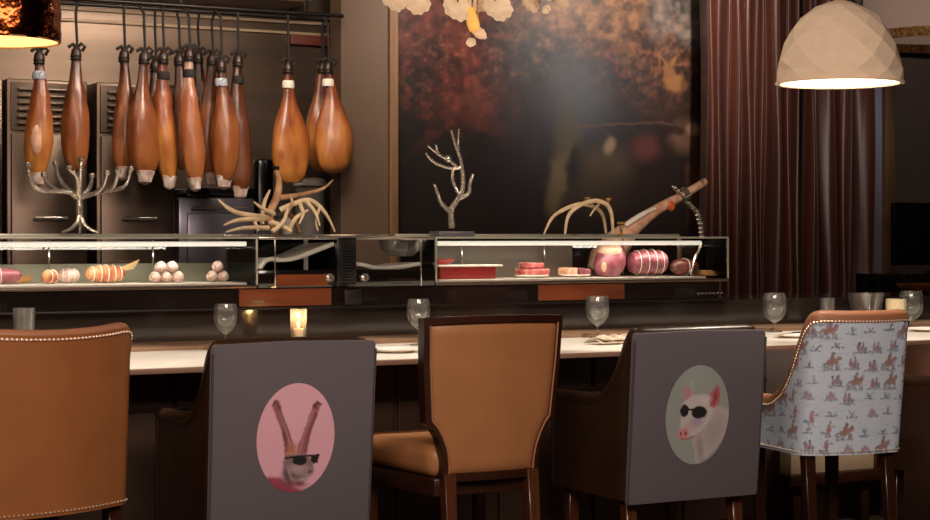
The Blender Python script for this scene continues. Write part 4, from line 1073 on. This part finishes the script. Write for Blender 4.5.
def toile(U, Z):
    K_ = 1.55
    p = Paint(U*1000/K_+(fbm(U*150, Z*150, 2)-.5)*9, Z*1000/K_+(fbm(U*150+9, Z*150+5, 2)-.5)*9, 'deebff')
    rn = random.Random(12)
    def rider(x, y, f):
        p.ell(x, y, 17, 8, 'a8602f', 12*f, .3); p.ell(x+15*f, y+9, 6, 5, '96502a', 30*f, .3); p.line([(x+9*f, y+3), (x+15*f, y+10)], 3.2, 'a05a2c')
        for q in (-11, -5, 8, 13): p.line([(x+q*f, y-5), (x+(q+5)*f, y-17)], 1.5, '7b4526')
        p.ell(x-1*f, y+11, 5.5, 8, '96403a', -15*f, .3); p.ell(x+1*f, y+21, 3.6, 3.6, '3f3436', 0, .3); p.line([(x-14*f, y+1), (x-22*f, y-6)], 2, '5c3a2a')
        p.line([(x-22, y-18), (x+20, y-19)], 1.8, '6d7684', .8, .8); p.ell(x-18*f, y-12, 6, 4, '4e5a58', 0, .5, .8)
    def pair(x, y):
        p.ell(x-5, y, 4.5, 10, 'a04a58', 8, .3, .95); p.ell(x+5, y+1, 4.5, 11, '8f4552', -6, .3, .95); p.ell(x-5, y+11, 3, 3, '4c3238'); p.ell(x+5, y+13, 3, 3, '4c3238')
        p.ell(x+13, y-4, 4, 7, '4f5566', 0, .4, .9); p.line([(x-18, y-11), (x+20, y-11)], 1.6, '5f6a7c', .8, .9)
    def fig(x, y):
        p.ell(x, y, 5, 12, 'b0505a', 10, .3); p.ell(x+2, y+14, 3.2, 3.4, '6a3038'); p.line([(x-2, y-9), (x-5, y-20)], 1.6, '7c3a40'); p.line([(x+2, y-9), (x+5, y-20)], 1.6, '7c3a40')
        p.line([(x+3, y+4), (x+13, y+8)], 1.6, 'a0505a'); p.ell(x-12, y-10, 8, 4, '54627a', 0, .5, .9)
    def bush(x, y, c='4b5a6c'):
        for q in range(4): p.line([(x, y-4), (x+rn.uniform(-11, 11), y+rn.uniform(3, 11))], 1.3, c, .6, .9)
        p.line([(x-14, y-5), (x+13, y-5)], 1.7, c, .8, .9)
    def hut(x, y):
        p.poly([(x-13, y-4), (x-9, y+6), (x+8, y+7), (x+14, y-3)], 'a2667a', 1.8, .85); p.line([(x-16, y-6), (x+17, y-6)], 1.8, '6c6478', .7, .9); p.ell(x-2, y+9, 5, 4, '9a4f66', 0, .4, .8)
    kinds = [lambda x, y: rider(x, y, 1), lambda x, y: bush(x, y), pair, lambda x, y: hut(x, y), fig, lambda x, y: bush(x, y, '6a4a5a')]
    row = 0; y = 230
    order = [0, 1, 3, 2, 5, 4, 1, 0, 5, 3, 2, 1, 4]
    cnt = 0
    while y < 1010:
        x = -720+(row % 2)*33+rn.uniform(-6, 6)
        while x < 760:
            k_ = rn.choice([0, 0, 1, 1, 2, 2, 3, 4, 5]); kinds[k_](x+rn.uniform(-7, 7), y+rn.uniform(-7, 7)); x += 50; cnt += 1
        # soft ground lines
        y += 40; row += 1
    p.c = p.c*.78+np.array(hexc('d2e0f4'))*.22
    p.mix(sstep(.62, .8, fbm(U*40, Z*260, 3))*.28, '7f92ac')
    return p.c
def shell_chair(name, label, x, rz, kind, zb, zt, w, d, r_c, bow, flare, prof, outer, lining, th, grp=None, seat='brown_leather', ln=.05, legs=('walnut',), nails=False, topb=0, y0=YC, bd=0.0, rim=.004):
    root = thing(name, label, 'chair', (x, y0, 0), rz, grp)
    N_ = 161
    X, Y, NX, NY, Q = plan(w, d, r_c, bow, flare, N_)
    # inward normal points to the seat
    if (NX[N_//2]*0+NY[N_//2]) < 0: NX, NY = -NX, -NY
    top = smooth1(arm_heights(Y, [(p[0]+bow, p[1]) for p in prof]), 5)
    top = top+topb*np.clip(1-(X/(w*.5))**2, 0, 1)*(top > zt-.03)
    nv = 70 if kind != 'toile' else 190; 
    if kind == 'toile':
        X0, Y0, NX0, NY0, Q0, top0 = X, Y, NX, NY, Q, top
        n2 = 560; q2 = np.linspace(0, Q[-1], n2)
        Xo, Yo, To, Qo = [np.interp(q2, Q, a_) for a_ in (X, Y, top, Q)]
    else: Xo, Yo, To, Qo = X, Y, top, Q
    v = np.linspace(0, 1, nv)[:, None]
    Zg = zb+(To[None, :]-zb)*v
    bel = 1+0.0*v
    Xg = Xo[None, :]*(1+flare*0*v)*np.ones_like(v); Yg_ = lean(Xg, Yo[None, :]*np.ones_like(v), Zg, zb, zt, ln)
    P = np.stack([Xg, Yg_, Zg], -1)
    if kind == 'toile':
        U = (Qo-Qo[-1]/2)[None, :]*np.ones_like(v)
        o = gridmesh('outer_cover', P, toile(U, Zg), vcmat('toile_fabric', .85, 0, .1), root)
    else:
        o = gridmesh('outer_cover', P, np.ones(P.shape), M[outer], root)
    # lining with rolled rim
    c_cols = []; m_ = 9; rr = th/2+rim
    dt = np.gradient(top, Q); dt = smooth1(dt, 9); sl = np.sqrt(1+dt*dt)
    def pt(i, off, inw):
        q_ = Q[i]-dt[i]/sl[i]*off; x_ = np.interp(q_, Q, X); y_ = np.interp(q_, Q, Y)
        return (x_+NX[i]*inw, y_+NY[i]*inw, top[i]+off/sl[i])
    for i in range(N_):
        col_ = [pt(i, -.016, -.003)]
        for k in range(m_):
            a_ = PI*k/(m_-1); col_.append(pt(i, bd-.004+rr*.8*math.sin(a_), th/2-rr*math.cos(a_)))
        for k in range(1, 8):
            f = k/7; z = top[i]-.006+(zb+.05-top[i])*f; pad = .018*math.sin(PI*f); col_.append((X[i]+NX[i]*(th+pad), Y[i]+NY[i]*(th+pad), z))
        c_cols.append(col_)
    A_ = np.array(c_cols); A_[..., 1] = lean(A_[..., 0], A_[..., 1], A_[..., 2], zb, zt, ln)
    gridmesh('lining', A_, np.ones(A_.shape), M[lining], root)
    # arm fronts
    for s_ in (0, N_-1):
        i = s_; q = [(X[i]-NX[i]*.003, Y[i]), (X[i]+NX[i]*(th+.004), Y[i])]
        xa_, xb_ = sorted((q[0][0], q[1][0])); MB().box(xa_, xb_, Y[i]-.01, Y[i]+.012, zb, top[i]+.008+bd, .006).build('arm_front', lining, root)
    # seat and apron
    iw = w/2-th-.004
    MB().box(-iw, iw, .12, d+.02, zb+.02, zb+.115, .03, seg=4).build('seat', seat, root)
    MB().box(-iw+.01, iw-.01, bow+.06, d-.03, zb+.004, zb+.05, .004).build('seat_frame', 'walnut', root)
    if nails:
        pos = []
        def add_line(pts3):
            P3 = np.array(pts3); s_ = np.concatenate([[0], np.cumsum(np.linalg.norm(np.diff(P3, axis=0), axis=1))])
            for q in np.arange(0, s_[-1], .0135): pos.append([np.interp(q, s_, P3[:, k]) for k in range(3)])
        def L3(i, z): return (X[i]-NX[i]*.002, float(lean(X[i], Y[i], z, zb, zt, ln))-NY[i]*.002, z)
        for nm_, pts_ in (('nailhead_trim', [L3(i, top[i]-.012) for i in range(N_)]), ('nailhead_trim', [L3(i, zb+.012) for i in range(N_)])):
         pos.clear(); add_line(pts_); b = MB()
         for p in pos:
            t = bmesh.new(); bmesh.ops.create_icosphere(t, subdivisions=1, radius=.0045); bmesh.ops.translate(t, verts=t.verts, vec=p)
            vm = {}
            for v_ in t.verts: vm[v_] = b.bm.verts.new(v_.co)
            for f in t.faces: b.bm.faces.new([vm[q] for q in f.verts])
            t.free()
         b.build(nm_, 'nail', o)
    # legs
    for (lx_, ly, dx_, dy_) in ((-w/2+.045, .05+bow, -.0, -.06), (w/2-.045, .05+bow, .0, -.06), (-w/2+.05, d-.05, 0, .0), (w/2-.05, d-.05, 0, 0)):
        b = MB(); bm = b.bm; ring = []
        for z, hw, o_ in ((zb+.01, .022, 0), (zb*.5, .019, .4), (0, .014, 1)):
            ring.append([bm.verts.new((lx_+dx_*o_+sx*hw, ly+dy_*o_+sy*hw, z)) for sx, sy in ((-1, -1), (1, -1), (1, 1), (-1, 1))])
        for a_, c_2 in zip(ring, ring[1:]):
            for k in range(4): bm.faces.new((a_[k], a_[(k+1) % 4], c_2[(k+1) % 4], c_2[k]))
        bm.faces.new(ring[0]); bm.faces.new(ring[-1][::-1])
        bmesh.ops.bevel(bm, geom=bm.edges[:], offset=.003, segments=1, affect='EDGES')
        b.build('leg', legs[0], root)
    return root
SCOOP = [(0, .995), (.02, .985), (.045, .93), (.07, .85), (.11, .74), (.16, .67), (.22, .635), (.30, .62), (.50, .62)]
TSC = [(0, .965), (.03, .955), (.06, .90), (.09, .82), (.12, .745), (.17, .675), (.24, .635), (.5, .625)]
def scoop(zt): return [(a_, zt if i == 0 else min(b_, zt)) for i, (a_, b_) in enumerate(SCOOP)]
SQ = [(0, .935), (.03, .93), (.05, .875), (.08, .80), (.12, .745), (.17, .705), (.24, .695), (.50, .69)]

# grey wool chairs with printed portraits
def portrait_chair(name, label, x, w, pic, ecx, ecy, erx, ery, zt=.935, rz=0, zb0=.335):
    root = shell_chair(name, label, x, rz, 'plain', zb0, zt-.018, w-.012, .47, .035, .0, .0, SQ, 'brown_leather', 'brown_leather', .05, 'grey wool portrait chairs', legs=('wood_leg',), ln=.05)
    zb = zb0-.01; ln = .05
    b = MB().prism([(-w/2+.004, zb), (w/2-.004, zb), (w/2+.001, zt-.004), (w/2-.008, zt+.005), (0, zt+.010), (-w/2+.008, zt+.005), (-w/2-.001, zt-.004)], -.024, -.0015, .006)
    b.warp(lambda v: V(v.x, v.y-ln*max(0, min(1, (v.z-.335)/(zt-.335))), v.z)).build('back_panel', 'grey', root); bp_ = [c for c in root.children if c.name.startswith('back_panel')][0]
    for s_ in (-1, 1):
        MB().tube([(s_*(w/2-.006), -.024, zb+.006), (s_*(w/2-.001), -.024-ln, zt-.02)], .0035, 6).build('piping', 'grey_edge', bp_)
    na, nr = 160, 90
    th_ = np.linspace(0, 2*PI, na)[None, :]; rr = np.linspace(0.0, 1, nr)[:, None]
    u = rr*np.cos(th_); v = rr*np.sin(th_)
    # real size of the oval
    p0 = at(ecx, ecy, YC-.06); xl_, xr_2 = at(ecx-erx, ecy, YC-.06).x, at(ecx+erx, ecy, YC-.06).x; rx = (xr_2-xl_)/2; rz_2 = ery*mpp(ecx, YC-.06)
    Xg = (p0.x-x)+u*rx; Zg = p0.z+v*rz_2
    Yg_ = -.0255-ln*np.clip((Zg-.335)/(zt-.335), 0, 1)
    col = pic(u, v)
    gridmesh('printed_portrait', np.stack([Xg, Yg_, Zg], -1), col, vcmat('portrait_print', .8, 0, .05), bp_)
    return root
def rabbit(u, v):
    X = 188+155*u; Y = 272-222*v
    n = fbm(X/9, Y/9, 3)-.5
    p = Paint(X+n*7, Y+n*7, 'e2aaba')
    p.ell(188, 140, 130, 110, 'eab4c2', 0, .9, .5)
    p.poly([(60, 430), (90, 425), (130, 432), (180, 470), (230, 500), (160, 520), (80, 500)], 'a8475a', 8); p.ell(150, 480, 90, 30, '8f3046', 10, .8, .6)
    for L_ in ([(88, 135), (97, 114), (113, 116), (124, 140), (134, 185), (160, 240), (178, 300), (184, 340), (148, 342), (140, 290), (128, 235), (108, 185)],
               [(283, 140), (272, 128), (256, 134), (244, 165), (232, 210), (214, 260), (200, 300), (192, 340), (226, 340), (238, 290), (252, 240), (268, 190)]):
        p.poly(L_, '9a5a62', 4); 
    p.line([(94, 132), (104, 120), (114, 128), (128, 185), (140, 235), (150, 290), (152, 330)], 5, '6a3f44', .6, .9)
    p.line([(282, 140), (268, 132), (256, 145), (262, 150)], 5, '5a3238', .6, .9); p.line([(266, 180), (248, 230), (236, 285), (228, 330)], 6, '7c4a4c', .6, .8)
    p.line([(122, 160), (138, 215), (158, 262), (170, 325)], 6, 'c08c90', .8, .6); p.line([(255, 165), (236, 215), (216, 270), (206, 325)], 5, 'bb868a', .8, .6); p.line([(118, 150), (150, 225), (172, 290)], 3, '6a4044', .8, .6)
    p.ell(172, 318, 24, 26, 'b0705a', 0, .6, .8)
    p.poly([(148, 335), (230, 335), (262, 380), (262, 420), (235, 445), (215, 470), (160, 455), (140, 420), (140, 370)], '8a6a70', 6)
    p.ell(162, 425, 26, 40, '6a4f55', 12, .7, .8); p.ell(200, 400, 40, 18, 'b39a9c', 8, .7, .85); p.ell(238, 412, 22, 17, '9c7f84', 0, .6, .85); p.ell(226, 440, 26, 12, 'b79da0', -10, .7, .8); p.ell(248, 414, 9, 7, '4c3038', 0, .5, .8)
    p.line([(182, 425), (205, 438), (228, 432)], 3.5, '5a434a', .8, .7); p.line([(160, 395), (172, 430), (190, 456)], 4, 'a89094', .8, .7); p.line([(150, 400), (158, 440), (172, 462)], 4, '4a3840', .8, .6); p.ell(200, 462, 34, 10, '7a2c3a', 5, .7, .7)
    p.line([(148, 352), (200, 350), (283, 349)], 4, '141216', .3); p.ell(206, 366, 30, 19, '141216', 3, .15); p.poly([(250, 348), (284, 348), (278, 378), (262, 384), (252, 372)], '141216', 3)
    p.ell(176, 335, 30, 7, 'c08a70', 0, .5, .8)
    return p.c
def pig(u, v):
    X = 175+125*u; Y = 260-200*v
    n = fbm(X/12, Y/12, 3)-.5
    p = Paint(X+n*6, Y+n*6, '98a09c')
    p.ell(170, 110, 60, 60, 'a2aaa6', 0, .8, .6)
    p.poly([(195, 222), (262, 232), (310, 250), (310, 320), (280, 370), (235, 420), (186, 462), (172, 440), (170, 400), (158, 370), (170, 320)], 'bcaeb0', 6)
    p.ell(245, 330, 34, 55, 'a3979a', 20, .8, .7); p.ell(190, 395, 12, 50, '8f7c80', -8, .8, .7)
    p.poly([(118, 150), (124, 136), (140, 152), (156, 180), (162, 198), (128, 204), (118, 185)], 'c08a90', 5); p.poly([(138, 130), (146, 118), (160, 170), (150, 175)], 'b8b4b4', 3, .6)
    p.poly([(115, 205), (150, 180), (205, 178), (235, 200), (240, 250), (222, 290), (190, 330), (155, 345), (120, 350), (103, 330), (110, 285), (112, 240)], 'c9bfc1', 6)
    p.poly([(250, 140), (262, 178), (258, 215), (240, 236), (222, 228), (216, 205), (226, 172)], 'b8626c', 4); p.poly([(248, 160), (250, 200), (236, 222), (228, 205)], '8e3442', 4, .8)
    p.ell(172, 288, 26, 22, 'a58fae', -30, .7, .8)
    p.ell(142, 310, 26, 20, 'c3a2a6', -20, .6, .8); p.ell(121, 334, 23, 22, 'cd8a90', 10, .35); p.ell(112, 334, 4.5, 7, '7a3a42', 0, .4); p.ell(130, 332, 4.5, 7, '7a3a42', 0, .4); p.line([(112, 354), (140, 356), (165, 345)], 3, '96606a', .6, .8)
    p.ell(122, 241, 17, 25, '191719', 0, .12); p.ell(181, 251, 31, 25, '191719', 5, .12); p.line([(135, 236), (155, 238)], 4, '191719', .3)
    p.ell(205, 200, 22, 14, 'd8cfd0', 0, .8, .6)
    return p.c
cxs = lambda a_, b_: (at(a_, 400, YC-.05).x+at(b_, 400, YC-.05).x)/2
wd_ = lambda a_, b_: at(b_, 400, YC-.05).x-at(a_, 400, YC-.05).x
portrait_chair('grey_armchair', 'grey wool armchair back with oval pink print of a rabbit in sunglasses', cxs(210, 373), wd_(210, 373), rabbit, 297, 438, 39, 55)
portrait_chair('grey_armchair', 'grey wool armchair back with oval print of a white pig in sunglasses', cxs(631, 762), wd_(631, 762), pig, 699, 415, 31.5, 50, .93, zb0=.365)
# tan leather chair with nailheads, left edge
shell_chair('tan_armchair', 'tan leather barrel armchair with nailhead edging at the left edge', cxs(-50, 122)+.065, math.radians(15), 'tan', .46, .995, .575, .50, .05, .05, .085, scoop(.995), 'tan', 'tan_lt', .045, None, seat='tan', nails=True, topb=-.016, ln=.04, bd=.004, rim=-.004, y0=YC+.01)
# toile chair
shell_chair('toile_armchair', 'barrel armchair covered in pale blue toile with riders and tan leather edge', cxs(824, 906)+.055, math.radians(-9), 'toile', .455, .965, .425, .50, .05, .02, .02, TSC, 'tan', 'tan_lt', .045, None, seat='tan', nails=True, topb=-.004, ln=.08, bd=.013, rim=.000, y0=YC+.06)
# partly visible chair at the right edge
shell_chair('brown_armchair', 'dark brown leather armchair mostly cut off at the right edge', cxs(862, 864)+.80, 0, 'plain', .335, .935, .54, .47, .035, 0, 0, SQ, 'brown_leather', 'brown_leather', .05, None, legs=('walnut',))

# cognac chair with dark frame
def cognac_chair():
    x = cxs(422, 559)+.025; root = thing('dining_chair', 'cognac leather dining chair with dark wooden waisted frame back', 'chair', (x, YC, 0))
    lnf = lambda v: V(v.x, v.y-.05*max(0, (v.z-.47)/.53)+.035*(v.x/.25)**2, v.z)
    R_ = [(.255, 1.0), (.250, .85), (.236, .665), (.215, .648), (.196, .62), (.182, .58), (.175, .54), (.174, .475)]
    RI = [(.238, .978), (.233, .85), (.219, .672), (.200, .650), (.183, .62), (.167, .58), (.160, .54), (.158, .502)]
    def dens(pts, n=5):
        o = []
        for (a0, b0), (a1, b1) in zip(pts, pts[1:]):
            for k in range(n): o.append((a0+(a1-a0)*k/n, b0+(b1-b0)*k/n))
        return o+[pts[-1]]
    D, DI = dens(R_), dens(RI)
    # stiles and rails as one frame between the outer and the inner outline
    b = MB(); bm = b.bm
    def loop(pr, y, topz, botz):
        L_ = [(-a_, z) for a_, z in pr[::-1]]; R2 = pr
        tp = [(pr[0][0]*(-1+2*k/12), topz+.006*(1-(-1+2*k/12)**2)) for k in range(1, 12)]; bt = [(pr[-1][0]*(1-2*k/12), botz) for k in range(1, 12)]
        return [bm.verts.new((p_[0], y, p_[1])) for p_ in L_+tp+R2+bt]
    lo = [loop(D, -.012, 1.0, .475), loop(D, .030, 1.0, .475), loop(DI, .030, .978, .502), loop(DI, -.012, .978, .502)]
    n = len(lo[0])
    for k in range(4):
        a_, c_2 = lo[k], lo[(k+1) % 4]
        for i in range(n): bm.faces.new((a_[i], a_[(i+1) % n], c_2[(i+1) % n], c_2[i]))
    b.warp(lnf).build('back_frame', 'walnut', root)
    # leather panel: grid filling inner outline, puffed
    zs = np.linspace(.502, .980, 60); hw = np.interp(zs, [q[1] for q in RI[::-1]], [q[0] for q in RI[::-1]])
    uu = np.linspace(-1, 1, 41)
    for side, nm in ((-1, 'back_panel'), (1, 'front_padding')):
        X_ = hw[:, None]*uu[None, :]; Z_ = zs[:, None]*np.ones_like(X_)+.006*(1-uu[None, :]**2)*(zs[:, None] > .975)
        ex = np.clip((1-np.abs(uu[None, :]))*hw[:, None]/.03, 0, 1); ez = np.clip((zs[:, None]-.502)/.03, 0, 1)*np.clip((.980-zs[:, None])/.03, 0, 1)
        Y_ = .009+side*(.008+(.010 if side < 0 else .035)*np.sqrt(np.clip(ex*ez, 0, 1)))
        P = np.stack([X_, Y_, Z_], -1); P[..., 1] += -.05*np.clip((Z_-.47)/.53, 0, None)+.035*(X_/.25)**2
        gridmesh(nm, P, np.ones(P.shape), M['center_leather'], root)
    for s_ in (-1, 1):
        MB().tube([lnf(V(s_*(a_-.004), -.013, z)) for a_, z in DI], .003, 6).build('piping', 'tan_lt', root)
    # seat
    b = MB().box(-.25, .25, .03, .53, .485, .585, .04, seg=5)
    b.warp(lambda v: V(v.x*(.80+.20*min(1, (v.y-.03)/.3)), v.y, v.z+(.022*max(0, 1-(v.x/.25)**2)*max(0, 1-((v.y-.28)/.25)**2) if v.z > .55 else 0))).build('seat', 'center_leather', root)
    b = MB().box(-.245, .245, .028, .51, .425, .484, .008)
    b.warp(lambda v: V(v.x*(.78+.22*min(1, (v.y-.02)/.3)), v.y, v.z)).build('seat_frame', 'walnut', root)
    for (lx_, ly, o2x, o2y) in ((-.152, .012, -.005, -.07), (.152, .012, .005, -.07), (-.21, .47, 0, .01), (.21, .47, 0, .01)):
        b = MB(); bm = b.bm; ring = []
        for z, hw_, o_ in ((.50 if ly < .1 else .43, .021, 0), (.25, .019, .35), (0, .014, 1)):
            ring.append([bm.verts.new((lx_+o2x*o_+sx*hw_, ly+o2y*o_+sy*hw_, z)) for sx, sy in ((-1, -1), (1, -1), (1, 1), (-1, 1))])
        for a_, c_2 in zip(ring, ring[1:]):
            for k in range(4): bm.faces.new((a_[k], a_[(k+1) % 4], c_2[(k+1) % 4], c_2[k]))
        bm.faces.new(ring[0]); bm.faces.new(ring[-1][::-1])
        bmesh.ops.bevel(bm, geom=bm.edges[:], offset=.003, segments=1, affect='EDGES')
        b.build('leg', 'wood_leg', root)
cognac_chair()
